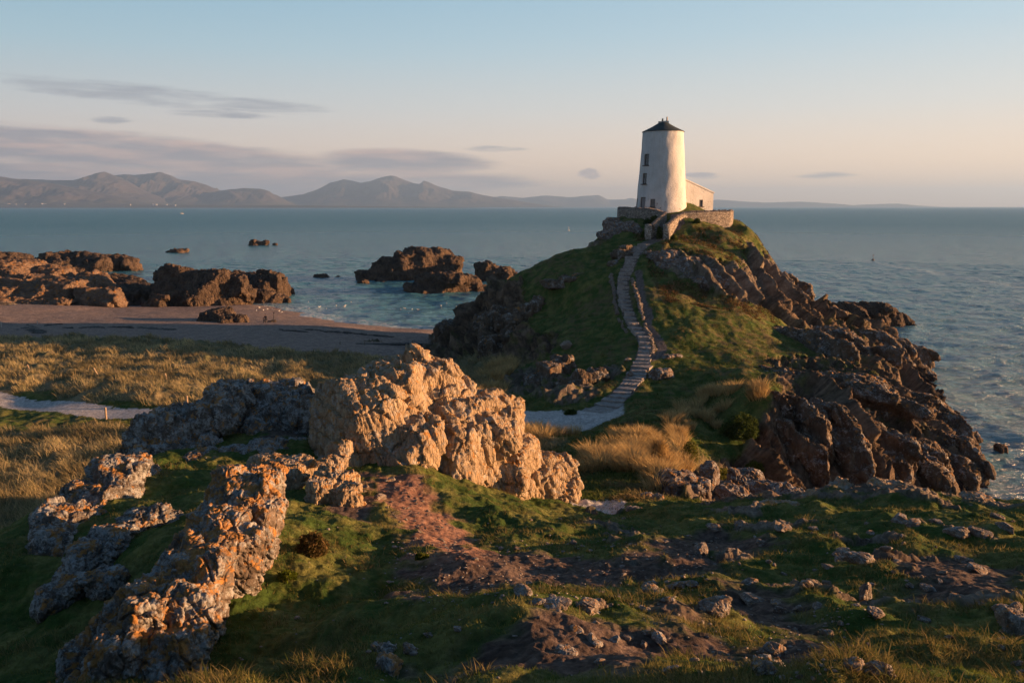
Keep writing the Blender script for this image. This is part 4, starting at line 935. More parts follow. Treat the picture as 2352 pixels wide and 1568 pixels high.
# ------------------------------------------------------------------ stone steps
def build_steps():
    M['step'] = rock_mat('worn_step_stone', (.24, .20, .18), (.40, .36, .33), .2, 0, s=1.5, bump=.04)
    e = empty('stone_steps', stair_pts[-1]); tag(e, 'long flight of worn grey stone steps winding up the headland to the tower gate', 'steps')
    sp = np.array(stair_pts)[::-1]; sw = np.array(stair_w)[::-1]; seg = np.r_[0, np.cumsum(np.linalg.norm(np.diff(sp[:, :2], axis=0), axis=1))]
    s_ = .2; i = 0; org = np.array(stair_pts[-1])
    while s_ < seg[-1]-1.5:
        q = np.array([np.interp(s_, seg, sp[:, k]) for k in range(2)]); q2 = np.array([np.interp(s_+.4, seg, sp[:, k]) for k in range(2)])
        w_ = np.interp(s_, seg, sw)*rs.uniform(.84, 1.12)
        dr = (q2-q)/np.linalg.norm(q2-q); dr = dr+np.array([rs.uniform(-.2, .2), rs.uniform(-.1, .1)]); dr /= np.linalg.norm(dr); nr_ = np.array([dr[1], -dr[0]])
        step = rs.uniform(.66, 1.1)*(1.15 if seg[-1]*.3 < s_ < seg[-1]*.5 else 1)
        zt = float(base_s(*(q+dr*step*.75))[0])+.06
        nx_ = 10; top = []; V_ = []
        for a_ in np.linspace(-.5, .5, nx_):
            for (d_, ed) in ((-.04, 1), (step+.12, 0)):
                jj = rs.uniform(-.05, .05) if ed else 0
                p_ = q+nr_*a_*w_+dr*(d_+jj); V_.append((p_[0], p_[1], zt+rs.uniform(-.012, .012)))
        V_ = np.array(V_); B_ = V_.copy(); B_[:, 2] -= .45; VA = np.concatenate([V_, B_])-org; m_ = len(V_); f = []
        for a_ in range(nx_-1):
            k = a_*2; f.append((k, k+2, k+3, k+1)); f.append((k, k+m_, k+2+m_, k+2)); f.append((k+1, k+3, k+3+m_, k+1+m_))
        f.append((0, 1, 1+m_, m_)); f.append((m_-2, 2*m_-2, 2*m_-1, m_-1))
        mesh_obj('step', VA, f, M['step'], e); s_ += step; i += 1
build_steps()

# ------------------------------------------------------------------ the tower
A0 = -math.atan2(TX, TY)
def whitewash():
    m, N, b = new_mat('weathered_whitewash'); p = N.node('ShaderNodeTexCoord').outputs['Object']
    sp_ = N.node('ShaderNodeSeparateXYZ', {0: p}); zz = sp_.outputs[2]
    n1 = N.noise(p, .7, 6, .6); n2 = N.noise(p, 5.5, 6, .7); n3 = N.noise(N.node('ShaderNodeMapping', {'Vector': p, 'Scale': (3.5, 3.5, .35)}).outputs[0], 1.0, 5, .6)
    n4 = N.noise(p, 2.6, 5, .65)
    c = N.mix(N.maprange(n1, .3, .7), (.56, .55, .53), (.72, .70, .68))
    c = N.mix(N.maprange(n3, .50, .72, 0, .40), c, (.44, .40, .34))
    c = N.mix(N.maprange(n2, .50, .75, 0, .28), c, (.48, .45, .42))
    low = N.maprange(zz, 4.5, 0.0, 0, .11)
    ch = N.maprange(N.math('ADD', N.math('ADD', N.math('MULTIPLY', n2, .6), N.math('MULTIPLY', n4, .4)), low), .660, .685)
    c = N.mix(N.math('MULTIPLY', ch, .9), c, (.22, .13, .11))
    set_in(N, b, 'Base Color', c); b.inputs['Roughness'].default_value = .9
    h = N.math('ADD', n2, N.math('SUBTRACT', N.math('MULTIPLY', n1, .8), N.math('MULTIPLY', ch, .8)))
    N.l.new(N.node('ShaderNodeBump', {'Strength': .9, 'Distance': .07, 'Height': h}).outputs[0], b.inputs['Normal'])
    return m
M['white'] = whitewash()
M['roof'] = flat_mat('dark_slate', (.050, .062, .060), .7, .3, 5, bump=.03)
M['frame'] = flat_mat('dark_window_frame', (.07, .05, .042), .7, .2)
M['pane'] = flat_mat('old_glass', (.10, .115, .125), .2, .35, 3, spec=.6)
M['blind'] = flat_mat('boarded_grey', (.27, .25, .25), .8, .1)
M['chimney'] = flat_mat('chimney_render', (.55, .50, .44), .9, .2)
M['pot'] = flat_mat('chimney_pot_clay', (.42, .32, .22), .9, .2)
RB, RT, HT = 3.12, 2.46, 9.75
def rad(z): return RT+(RB-RT)*(1-z/HT)**1.08+.06*max(0, 1-z/.9)
def tdir(th): return np.array([math.sin(th+A0), -math.cos(th+A0)])
house = empty('lighthouse', (TX, TY, TZ)); tag(house, 'tapering white stone lighthouse tower with dark conical roof and lean-to annex on the headland', 'lighthouse')
def lathe_openings(ops):
    th = sorted(set(np.round(np.concatenate([np.linspace(-math.pi, math.pi, 97)]+[np.array([o[0], o[1]]) for o in ops]), 5)))
    zz = sorted(set(np.round(np.concatenate([np.linspace(-.6, HT, 40)]+[np.array([o[2], o[3]]) for o in ops]), 4)))
    th = [t for i, t in enumerate(th) if i == 0 or t-th[i-1] > 1e-4]; V_ = []; f = []
    for z in zz:
        for t in th:
            d = tdir(t); r = rad(max(z, 0))+.015*math.sin(t*5+z)+.012*math.sin(t*11-z*2.1); V_.append((d[0]*r, d[1]*r, z))
    n_ = len(th)
    def inside(t, z): return any(o[0] < t < o[1] and o[2] < z < o[3] for o in ops)
    for i in range(len(zz)-1):
        for j in range(n_-1):
            if not inside((th[j]+th[j+1])/2, (zz[i]+zz[i+1])/2): f.append((i*n_+j, i*n_+j+1, (i+1)*n_+j+1, (i+1)*n_+j))
    for o in ops:       # reveals
        k = len(V_); dep = .24
        for (t, z) in ((o[0], o[2]), (o[1], o[2]), (o[1], o[3]), (o[0], o[3])):
            d = tdir(t); r = rad(z)+.0; dm = tdir((o[0]+o[1])/2)
            V_.append((d[0]*r, d[1]*r, z)); V_.append((d[0]*r-dm[0]*dep, d[1]*r-dm[1]*dep, z))
        for a_ in range(4): b_ = (a_+1) % 4; f.append((k+a_*2, k+b_*2, k+b_*2+1, k+a_*2+1))
    return V_, f
# (angle deg, width m, z0, z1, kind)
WN = [(-45.5, .80, 5.65, 7.00, 'w'), (-47.5, .78, 3.42, 4.72, 'w'), (-19.5, .62, .62, 1.62, 'w2'), (-47.6, .92, -.05, 1.85, 'd'), (-78, .8, .7, 1.75, 'w')]
ops = []
for (a_, w_, z0_, z1_, k_) in WN:
    r = rad((z0_+z1_)/2); hw = math.asin(w_/2/r); ops.append((R(a_)-hw, R(a_)+hw, z0_, z1_))
V_, f_ = lathe_openings(ops); mesh_obj('wall', V_, f_, M['white'], house, False)
wl = bpy.context.scene.objects['wall']
wl.data.polygons.foreach_set('use_smooth', np.ones(len(wl.data.polygons), dtype=bool))
def boxes(lst):
    V_ = []; f = []
    for (x0, x1, y0, y1, z0_, z1_) in lst:
        k = len(V_); V_ += [(x0,y0,z0_),(x1,y0,z0_),(x1,y1,z0_),(x0,y1,z0_),(x0,y0,z1_),(x1,y0,z1_),(x1,y1,z1_),(x0,y1,z1_)]
        f += [(k,k+3,k+2,k+1),(k+4,k+5,k+6,k+7),(k,k+1,k+5,k+4),(k+1,k+2,k+6,k+5),(k+2,k+3,k+7,k+6),(k+3,k,k+4,k+7)]
    return V_, f
def window(parent, loc, rz, w_, h_, door=False, bars=1, slant=0.0):
    """window part: frame mesh with glazing bars; pane and sill as sub-parts"""
    t = .07
    fr = [(-w_/2, -w_/2+t, -.04, .04, 0, h_), (w_/2-t, w_/2, -.04, .04, 0, h_), (-w_/2+t, w_/2-t, -.04, .04, 0, t), (-w_/2+t, w_/2-t, -.04, .04, h_-t, h_)]
    if not door:
        fr.append((-w_/2+t, w_/2-t, -.03, .03, h_*.60, h_*.60+.06))
        for b_ in range(bars): x = -w_/2+(b_+1)*w_/(bars+1); fr.append((x-.02, x+.02, -.025, .025, t, h_*.6)); fr.append((x-.02, x+.02, -.025, .025, h_*.6+.06, h_-t))
    V_, f = boxes(fr); o = mesh_obj('door' if door else 'window', V_, f, M['frame'], parent); o.location = loc; o.rotation_euler = (slant, 0, rz)
    V_, f = boxes([(-w_/2+t, w_/2-t, -.008, .008, t, h_-t)]); mesh_obj('panel' if door else 'pane', V_, f, M['blind'] if door else M['pane'], o)
    if not door:
        V_, f = boxes([(-w_/2-.10, w_/2+.10, -.34, -.16, -.09, -.005)]); mesh_obj('sill', V_, f, M['frame'], o)
    return o
for (a_, w_, z0_, z1_, k_) in WN:
    zc = (z0_+z1_)/2; d = tdir(R(a_)); r = rad(zc)*math.cos(math.asin(w_/2/rad(zc)))-.13
    window(house, (d[0]*r, d[1]*r, z0_), R(a_)+A0, w_, z1_-z0_, k_ == 'd', 1, -.06 if k_ == 'w' else -.05)
# roof: shallow faceted cone with a slight eave, lead cap
n_ = 64; V_ = []; f = []
prof = [(RT-.2, HT-.06), (RT+.10, HT-.07), (RT+.12, HT-.01), (RT*.55, HT+.58), (.55, HT+1.06), (.01, HT+1.22)]
for (r, z) in prof:
    for i in range(n_): V_.append((r*math.cos(2*math.pi*i/n_), r*math.sin(2*math.pi*i/n_), z))
for k in range(len(prof)-1):
    for i in range(n_): j = (i+1) % n_; f.append((k*n_+i, k*n_+j, (k+1)*n_+j, (k+1)*n_+i))
rf = mesh_obj('roof', V_, f, M['roof'], house)
V_, f = boxes([(-.12, .62, -.35, .35, HT+.55, HT+1.26), (-.62, -.12, -.30, .30, HT+.8, HT+1.22)]); ch = mesh_obj('chimney', V_, f, M['chimney'], rf)
ch.rotation_euler[2] = A0*.5
def tube(r0, r1, z0_, z1_, cx=0, cy=0, n_=12):
    V_ = []; f = []
    for (r, z) in ((r0, z0_), (r1, z1_), (r1*.6, z1_), (r1*.6, z1_-.1)):
        for i in range(n_): V_.append((cx+r*math.cos(2*math.pi*i/n_), cy+r*math.sin(2*math.pi*i/n_), z))
    for k in range(3):
        for i in range(n_): j = (i+1) % n_; f.append((k*n_+i, k*n_+j, (k+1)*n_+j, (k+1)*n_+i))
    f.append(tuple(range(3*n_, 4*n_))); return V_, f
V_, f = tube(.12, .10, HT+1.2, HT+1.56, -.12, 0); mesh_obj('chimney_pot', V_, f, M['pot'], rf)
V_, f = tube(.10, .08, HT+1.24, HT+1.76, .42, 0); mesh_obj('chimney_pot', V_, f, M['pot'], rf)
# lean-to annex (a part of the tower house)
yaw = R(24); ux, uy = math.cos(yaw), math.sin(yaw); ax_ = np.array([20.0-TX, 103.8-TY]); L_ = 6.0; dp = 3.4
def AP(s, d, z): return (ax_[0]+ux*s-uy*d, ax_[1]+uy*s+ux*d, z)
def rz_(s): return 4.55-.395*s*math.cos(yaw)
ws = (3.86, 4.42); wz = (.72, 1.56); V_ = []; f = []
ss = [0, ws[0], ws[1], L_]
def quad(*p):
    k = len(V_); V_.extend(p); f.append(tuple(range(k, k+len(p))))
quad(AP(0,0,-.6), AP(ws[0],0,-.6), AP(ws[0],0,rz_(ws[0])), AP(0,0,rz_(0)))
quad(AP(ws[1],0,-.6), AP(L_,0,-.6), AP(L_,0,rz_(L_)), AP(ws[1],0,rz_(ws[1])))
quad(AP(ws[0],0,-.6), AP(ws[1],0,-.6), AP(ws[1],0,wz[0]), AP(ws[0],0,wz[0])); quad(AP(ws[0],0,wz[1]), AP(ws[1],0,wz[1]), AP(ws[1],0,rz_(ws[1])), AP(ws[0],0,rz_(ws[0])))
for (p, q) in (((ws[0],wz[0]),(ws[1],wz[0])),((ws[1],wz[0]),(ws[1],wz[1])),((ws[1],wz[1]),(ws[0],wz[1])),((ws[0],wz[1]),(ws[0],wz[0]))):
    quad(AP(p[0],0,p[1]), AP(q[0],0,q[1]), AP(q[0],.22,q[1]), AP(p[0],.22,p[1]))
quad(AP(L_,0,-.6), AP(L_,dp,-.6), AP(L_,dp,rz_(L_)), AP(L_,0,rz_(L_))); quad(AP(L_,dp,-.6), AP(0,dp,-.6), AP(0,dp,rz_(0)), AP(L_,dp,rz_(L_))); quad(AP(0,dp,-.6), AP(0,0,-.6), AP(0,0,rz_(0)), AP(0,dp,rz_(0)))
an = mesh_obj('annex', V_, f, M['white'], house)
V_ = []; f = []
e_ = .05
for d_ in (-.06, .12):        # stone verge proud of the wall
    pass
def slab(s0, s1, d0, d1, lo, hi):
    global V_, f
    k = len(V_)
    for dz_ in (lo, hi):
        V_ += [AP(s0,d0,rz_(s0)+dz_), AP(s1,d0,rz_(s1)+dz_), AP(s1,d1,rz_(s1)+dz_), AP(s0,d1,rz_(s0)+dz_)]
    f += [(k,k+3,k+2,k+1),(k+4,k+5,k+6,k+7),(k,k+1,k+5,k+4),(k+1,k+2,k+6,k+5),(k+2,k+3,k+7,k+6),(k+3,k,k+4,k+7)]
slab(-.1, L_+.06, .25, dp-.2, .003, .10); mesh_obj('roof', V_, f, M['roof'], an)
V_ = []; f = []; slab(-.1, L_+.10, -.06, .247, .003, .17); mesh_obj('verge', V_, f, M['white'], an)
wo = window(an, AP((ws[0]+ws[1])/2, .14, wz[0]), yaw, ws[1]-ws[0], wz[1]-wz[0])

# ------------------------------------------------------------------ dry-stone yard walls
def drystone(name, pale):
    m, N, b = new_mat(name); p = N.node('ShaderNodeTexCoord').outputs['Object']
    mp = N.node('ShaderNodeMapping', {'Vector': p, 'Scale': (1, 1, 1.7)}).outputs[0]
    wv_ = N.node('ShaderNodeVectorMath', {0: mp, 1: N.node('ShaderNodeVectorMath', {0: N.noise(p, 2.5, 3, out=1), 3: .25}, operation='SCALE').outputs[0]}, operation='ADD').outputs[0]
    v1 = N.node('ShaderNodeTexVoronoi', {'Vector': wv_, 'Scale': 3.4}); vd = N.node('ShaderNodeTexVoronoi', {'Vector': wv_, 'Scale': 3.4}, feature='DISTANCE_TO_EDGE').outputs[0]
    rnd = N.node('ShaderNodeSeparateColor', {0: v1.outputs['Color']}).outputs[0]; n2 = N.noise(p, 6, 5, .7)
    c = N.mix(rnd, (.20, .16, .13), (.42, .35, .28)); c = N.mix(N.maprange(n2, .45, .62, 0, pale), c, (.66, .62, .57))
    e = N.maprange(vd, .0, .07)
    c = N.mix(e, (.07, .055, .045), c); set_in(N, b, 'Base Color', c); b.inputs['Roughness'].default_value = .95
    h = N.math('ADD', N.math('MULTIPLY', e, 1.0), N.math('ADD', N.math('MULTIPLY', n2, .5), N.math('MULTIPLY', rnd, .6)))
    N.l.new(N.node('ShaderNodeBump', {'Strength': 1, 'Distance': .12, 'Height': h}).outputs[0], b.inputs['Normal']); return m
M['wall'] = drystone('dry_stone', .35); M['wallw'] = drystone('whitewashed_dry_stone', .95)
def yard_wall(label, line, mats, thick=.55, pillar=None):
    """line: (px, py of the top, Y, height below the top)"""
    root = empty('stone_wall', P(line[0][0], line[0][1], line[0][2])); tag(root, label, 'wall', 'walls round the tower yard')
    pl = np.array([P(a, b, c)+(h_,) for a, b, c, h_ in line]); seg = np.r_[0, np.cumsum(np.linalg.norm(np.diff(pl[:, :2], axis=0), axis=1))]
    n_ = int(seg[-1]/.16); s_ = np.linspace(0, seg[-1], n_); X = [np.interp(s_, seg, pl[:, k]) for k in range(4)]
    k = 3; ker = np.ones(k)/k
    for q in (0, 1, 2): X[q][1:-1] = np.convolve(X[q], ker, 'same')[1:-1]
    T = np.stack([np.gradient(X[0]), np.gradient(X[1])], 1); T /= np.linalg.norm(T, axis=1)[:, None]; Nr = np.stack([T[:, 1], -T[:, 0]], 1)
    m_ = 12; V_ = []; f = []
    prof = [(1, t) for t in np.linspace(1, 0, m_)]+[(.45, -.0), (-.45, -.0)]+[(-1, t) for t in np.linspace(0, 1, m_)]
    for i in range(n_):
        for (sd_, t) in prof: V_.append((X[0][i]+Nr[i, 0]*sd_*thick/2*(1+.12*t), X[1][i]+Nr[i, 1]*sd_*thick/2*(1+.12*t), X[2][i]-.12-t*X[3][i]))
    V_ = np.array(V_, np.float32); w_ = len(prof)
    V_ += (np.stack([noise3(V_*3.3+k*9) for k in range(3)], 1)*.05).astype(np.float32)
    for i in range(n_-1):
        for j in range(w_-1): f.append((i*w_+j, i*w_+j+1, (i+1)*w_+j+1, (i+1)*w_+j))
    f.append(tuple(range(w_))); f.append(tuple(range((n_-1)*w_, n_*w_))[::-1])
    org = np.array(root.location); mesh_obj('wall_face', V_-org, f, mats[0], root, True)
    # jagged coping of upright stones, one part
    cv = []; cf = []; k = 0; rr_ = np.random.RandomState(3); s0 = 0
    while s0 < seg[-1]:
        w1 = rr_.uniform(.14, .32); q = [np.interp(s0, seg, pl[:, kk]) for kk in range(3)]; v = ICO3[0]*np.array([w1*.62, thick*.5, rr_.uniform(.12, .24)])
        v = v+np.array([noise3((v*5+k*.37).astype(np.float32)+kk*7)*.05 for kk in range(3)]).T
        i0 = min(n_-1, int(s0/seg[-1]*n_)); an_ = math.atan2(T[i0, 1], T[i0, 0]); cs, sn = math.cos(an_), math.sin(an_)
        v = np.stack([v[:, 0]*cs-v[:, 1]*sn, v[:, 0]*sn+v[:, 1]*cs, v[:, 2]], 1)+np.array([q[0], q[1], q[2]-.10])-org
        cv.append(v); cf.append(ICO3[1]+k); k += len(v); s0 += w1*1.02
    mesh_obj('coping', np.concatenate(cv), np.concatenate(cf), M['stone_n'], root)
    if pillar:
        px, pt, pb, Y, wpx = pillar; wm = wpx*Y/F; zt = P(px, pt, Y)[2]; hgt = (pb-pt)*Y/F+.6; x0, y0, _ = P(px, pt, Y)
        bm = bmesh.new(); bmesh.ops.create_cube(bm, size=1.0); bmesh.ops.subdivide_edges(bm, edges=bm.edges, cuts=9, use_grid_fill=True)
        v = np.array([q.co[:] for q in bm.verts])*np.array([wm, .7, hgt])+np.array([x0, y0, zt-hgt/2]); v = v.astype(np.float32); v += (np.stack([noise3(v*2.6+kk*9) for kk in range(3)], 1)*.07)
        ff = [[q.index for q in x.verts] for x in bm.faces]; bm.free(); mesh_obj('gate_pillar', v-org, ff, M['wallw'], root, True)
yard_wall('grey dry-stone wall left of the tower gate, bending down to a whitewashed pillar',
    [(1423,477,105.5,3),(1425,477,103.6,3),(1448,477,101.6,2.6),(1490,479,99.8,2.2),(1513,483,98.9,2.0),(1527,488,98.2,1.7),(1520,495,97.2,1.5),(1511,503,96,1.4),(1498,515,94.2,1.5)], (M['wall'],), pillar=(1489,515,543,93.7,13))
yard_wall('sunlit dry-stone wall right of the tower gate, sweeping round the yard corner',
    [(1532,516,93.8,1.6),(1540,508,95,1.5),(1549,500,96.2,1.5),(1562,491,97.6,1.6),(1574,487,98.2,1.9),(1605,485,98.6,2.2),(1637,484,99.2,2.6),(1674,483.5,100.2,3.2),(1679,484,101,3.4),(1680,484,105,3.2),(1678,483,109,3)], (M['wall'],), pillar=(1531,516,549,93.2,14))

# ------------------------------------------------------------------ grasses and shrubs
def blade_mat(name, tint=(1, 1, 1), trans=.35):
    m = bpy.data.materials.new(name); m.use_nodes = True; m.node_tree.nodes.clear(); N = NT(m.node_tree)
    a = N.node('ShaderNodeVertexColor', layer_name='Col').outputs[0]; c = N.mix(1.0, a, tint, 'MULTIPLY')
    d = N.node('ShaderNodeBsdfDiffuse', {'Color': c}); t = N.node('ShaderNodeBsdfTranslucent', {'Color': c})
    mx = N.node('ShaderNodeMixShader', {0: trans, 1: d.outputs[0], 2: t.outputs[0]}); o_ = N.node('ShaderNodeOutputMaterial'); N.l.new(mx.outputs[0], o_.inputs[0])
    return m
M['blade'] = blade_mat('grass_blades')
def blades(name, x, y, z, L, lean, az, width, col, label, cat=None, kind='stuff', seg=2, curl=.5):
    """one mesh of bent blades; every argument an array of the same length"""
    n_ = len(x); dx_, dy_ = np.cos(az), np.sin(az); w_ = width*.5; pa = az+np.pi/2+np.random.RandomState(1).uniform(-.8, .8, n_)
    wx, wy = np.cos(pa)*w_, np.sin(pa)*w_
    z = z-.02
    l1 = L*.55; h1 = l1*np.cos(lean); r1 = l1*np.sin(lean); le2 = lean+curl*(.5+lean); h2 = h1+L*.45*np.cos(le2); r2 = r1+L*.45*np.sin(le2)
    B0 = np.stack([x-wx, y-wy, z], 1); B1 = np.stack([x+wx, y+wy, z], 1)
    if seg == 1:
        T = np.stack([x+dx_*r2, y+dy_*r2, z+h2], 1); V_ = np.stack([B0, B1, T], 1).reshape(-1, 3); f = np.arange(3*n_).reshape(-1, 3); cc = np.repeat(col, 3, 0)
    else:
        M0 = np.stack([x+dx_*r1-wx*.8, y+dy_*r1-wy*.8, z+h1], 1); M1 = np.stack([x+dx_*r1+wx*.8, y+dy_*r1+wy*.8, z+h1], 1); T = np.stack([x+dx_*r2, y+dy_*r2, z+h2], 1)
        V_ = np.stack([B0, B1, M0, M1, T], 1).reshape(-1, 3); b = (np.arange(n_)*5)[:, None]
        f = np.concatenate([b+np.array([[0, 1, 3]]), b+np.array([[0, 3, 2]]), b+np.array([[2, 3, 4]])]); cc = np.repeat(col, 5, 0)
    o = mesh_obj(name, V_, f, M['blade'], None, False, cc.astype(np.float32)); return tag(o, label, cat, None, kind)
def pick(mask_fn, n_, y0, y1, pw=1.0, u=.68, seed=0):
    """random ground points, density falling with distance"""
    r_ = np.random.RandomState(seed); t = r_.uniform(0, 1, n_); y = y0*(y1/y0)**t if pw else y0+(y1-y0)*t
    x = r_.uniform(-u, u, n_)*np.sqrt(y*y+9); m = mask_fn(x, y); return x[m], y[m]
samp = {k: mk_sampler(v.astype(np.float32)) for k, v in (('dune', dune_w), ('rocky', rocky), ('way', on_way.astype(np.float32)), ('beach', beach_w), ('earth', earth_w), ('near', near), ('path', is_path.astype(np.float32)), ('slope', slope))}
def colr(n_, a, b, seed=0, pw=1.0):
    t = np.random.RandomState(seed).uniform(0, 1, n_)[:, None]**pw; return np.array(a)*(1-t)+np.array(b)*t
def tussocks(tx, ty, k, spread, L, lean, width, seed, wind=2.6, windk=.6):
    r_ = np.random.RandomState(seed); n_ = len(tx); sc = np.repeat(r_.uniform(.6, 1.25, n_), k); cx = np.repeat(tx, k); cy = np.repeat(ty, k); m = n_*k
    ang = r_.uniform(0, 2*np.pi, m); rad_ = np.sqrt(r_.uniform(0, 1, m))*spread*sc
    x = cx+np.cos(ang)*rad_; y = cy+np.sin(ang)*rad_
    vx = np.cos(ang)*rad_/spread+np.cos(wind)*windk+r_.normal(0, .38, m); vy = np.sin(ang)*rad_/spread+np.sin(wind)*windk+r_.normal(0, .38, m)
    az_ = np.arctan2(vy, vx); le = np.clip(lean*(.4+np.hypot(vx, vy)*.6), .05, 1.3)
    return x, y, ground_z(x, y), L*sc*r_.uniform(.6, 1.15, m), le, az_, np.full(m, width)*r_.uniform(.7, 1.3, m)
# marram on the dunes
x, y = pick(lambda x, y: (samp['dune'](x, y) > .35) & (samp['way'](x, y) < .25) & (samp['path'](x, y) < .2) & (samp['rocky'](x, y) < .4), 30000, 24, 96, 1, .72, 2)
keep_ = (noise2((x*.45).astype(np.float32), (y*.45).astype(np.float32)) > -.30) & ~((y < 38) & (np.abs(x) < 3)); x, y = x[keep_], y[keep_]
T_ = tussocks(x, y, 15, .34, .62, .62, .022, 3, 2.7, .8)
n_ = len(T_[0]); c_ = colr(n_, (.22, .205, .10), (.60, .46, .24), 4); bb = sstep(-.6, .6, fbm2((T_[0]*.16).astype(np.float32), (T_[1]*.16).astype(np.float32), 3))[:, None]; c_ = c_*(.65+.5*bb)*np.where(bb > .5, 1, 1)
blades('marram_grass', *T_[:6], T_[6]*(1+np.maximum(T_[1]-35, 0)*.02), c_, 'swathes of pale marram grass covering the dunes left of the outcrops')
# tall golden grass between the outcrop and the gully
gx = []; gy = []
r_ = np.random.RandomState(8)
for (px, py, sx, sy, n0) in ((1390,1058,35,20,14),(1450,1055,45,28,26),(1500,1060,30,26,18),(1545,1075,32,24,16),(1560,1015,22,16,8),(1470,1005,50,14,12),(1605,960,60,30,16),(1740,905,14,8,5),(1650,905,50,8,6),(1510,1105,22,10,5),(1150,850,40,26,16),(1130,900,30,20,10),(1250,1000,60,10,10)):
    for _ in range(n0):
        p = G(px+r_.normal(0, .5)*sx, py+r_.normal(0, .5)*sy, 24); gx.append(p[0]); gy.append(p[1])
T_ = tussocks(np.array(gx), np.array(gy), 190, .40, .86, .50, .026, 9, 2.2, .25); n_ = len(T_[0])
blades('tall_grass', *T_, colr(n_, (.36, .25, .11), (.66, .48, .22), 10), 'tall golden dry grass in clumps between the valley path and the gully boulders')
# headland turf tufts
x, y = pick(lambda x, y: (samp['dune'](x, y) < .5) & (samp['way'](x, y) < .62) & (samp['rocky'](x, y) < .6) & (samp['beach'](x, y) < .2), 26000, 27, 108, 1, .5, 12)
T_ = tussocks(x, y, 9, .26, .27, .8, .036, 13, 2.4, .5); n_ = len(T_[0]); q = sstep(-.3, .6, fbm2((T_[0]*.3).astype(np.float32), (T_[1]*.3).astype(np.float32), 3))[:, None]
c_ = colr(n_, (.055, .095, .02), (.17, .18, .05), 14)*(1-q)+colr(n_, (.14, .12, .05), (.28, .20, .10), 15)*q
blades('grass', *T_[:6], T_[6], c_, 'short tufty grass on the headland slopes')
# foreground turf
msk = lambda x, y: (samp['earth'](x, y)+.25*noise2((x*3).astype(np.float32), (y*3).astype(np.float32)) < .45) & (samp['rocky'](x, y) < .55)
x, y = pick(msk, 410000, 3.2, 27, 1, .85, 16)
r_ = np.random.RandomState(17); n_ = len(x); q = sstep(-.2, .7, fbm2((x*.6).astype(np.float32), (y*.6).astype(np.float32), 3)); L = r_.uniform(.03, .075, n_)*(1+.8*q)*(.75+y*.02)
c_ = colr(n_, (.060, .105, .020), (.19, .20, .045), 18)*(1-q[:, None])+colr(n_, (.17, .15, .05), (.34, .26, .10), 19)*q[:, None]
blades('turf', x, y, ground_z(x, y), L, r_.uniform(.2, 1.1, n_), r_.uniform(0, 6.28, n_), .006+.0007*y, c_, 'short grazed turf over the foreground hill', seg=1)
# longer tufts in the foreground
x, y = pick(lambda x, y: msk(x, y) & (noise2((x*.9+5).astype(np.float32), (y*.9).astype(np.float32)) > .12), 11000, 3.4, 26, 1, .85, 20)
T_ = tussocks(x, y, 12, .10, .15, .7, .006, 21, 2.6, .3); n_ = len(T_[0])
blades('grass_tufts', *T_[:6], T_[6]*(.8+T_[1]*.06), colr(n_, (.07, .09, .025), (.30, .22, .10), 22, 1.5), 'longer dry tufts of grass among the foreground stones')
# bracken and heather on the right-hand slope
x, y = pick(lambda x, y: (x > 14) & (samp['rocky'](x, y) < .75) & (noise2((x*.35).astype(np.float32), (y*.35).astype(np.float32)) > -.15) & (y > 77) & (ground_z(x, y) > 4) & (samp['way'](x, y) < .05) & ((x-20)**2+(y-105)**2 > 81), 16000, 77, 108, 1, .42, 23)
T_ = tussocks(x, y, 12, .32, .34, 1.0, .07, 24, 0, .0); n_ = len(T_[0])
blades('bracken', *T_, colr(n_, (.06, .065, .025), (.30, .17, .09), 25, 1.1), 'rusty bracken and low heath on the slope right of the tower')
def shrub(px, py, Y0, wpx, hpx, label, c0=(.03, .05, .015), c1=(.09, .12, .03), name='shrub', group=None, n_=1500, leaf=.07):
    p = G(px, py, Y0); k = p[1]/F; a, h_ = wpx*k/2, hpx*k; r_ = np.random.RandomState(int(px+py)); root = empty(name, p); tag(root, label, 'shrub', group)
    u = r_.normal(size=(n_, 3)); u /= np.linalg.norm(u, axis=1)[:, None]; u *= (r_.uniform(.3, 1, n_)**.4)[:, None]; u[:, 2] = np.abs(u[:, 2])
    lump = 1+.35*noise3((u*2.2+px).astype(np.float32)); c_ = u*np.array([a, a*.8, h_])*lump[:, None]
    t1 = r_.normal(size=(n_, 3)); t2 = r_.normal(size=(n_, 3)); V_ = np.stack([c_-t1*leaf*.5, c_+t1*leaf*.5, c_+t2*leaf], 1).reshape(-1, 3)
    mesh_obj('foliage', V_, np.arange(3*n_).reshape(-1, 3), M['blade'], root, False, np.repeat(colr(n_, c0, c1, 5), 3, 0).astype(np.float32))
    V_ = []; f = []
    for i in range(7):
        t = u[i*9]*np.array([a, a*.8, h_])*.7; k = len(V_); 
        for (b0, r0) in ((np.zeros(3), .03), (t, .008)):
            for j in range(4): V_.append(tuple(b0+np.array([math.cos(j*1.57)*r0, math.sin(j*1.57)*r0, -.05 if r0 > .01 else 0])))
        for j in range(4): j2 = (j+1) % 4; f.append((k+j, k+j2, k+4+j2, k+4+j))
    mesh_obj('stem', V_, f, M['stem'], root)
M['stem'] = flat_mat('woody_stem', (.10, .07, .045))
shrub(1481, 546, 90, 22, 12, 'dark shrub at the foot of the left whitewashed gate pillar'); shrub(1487, 515, 90, 18, 12, 'dark shrub against the left yard wall behind the pillar')
shrub(1503, 512, 90, 22, 16, 'larger dark shrub in the corner of the left yard wall'); shrub(1514, 548, 90, 12, 26, 'tall dark hedge shrub just inside the gate on the left', leaf=.08)
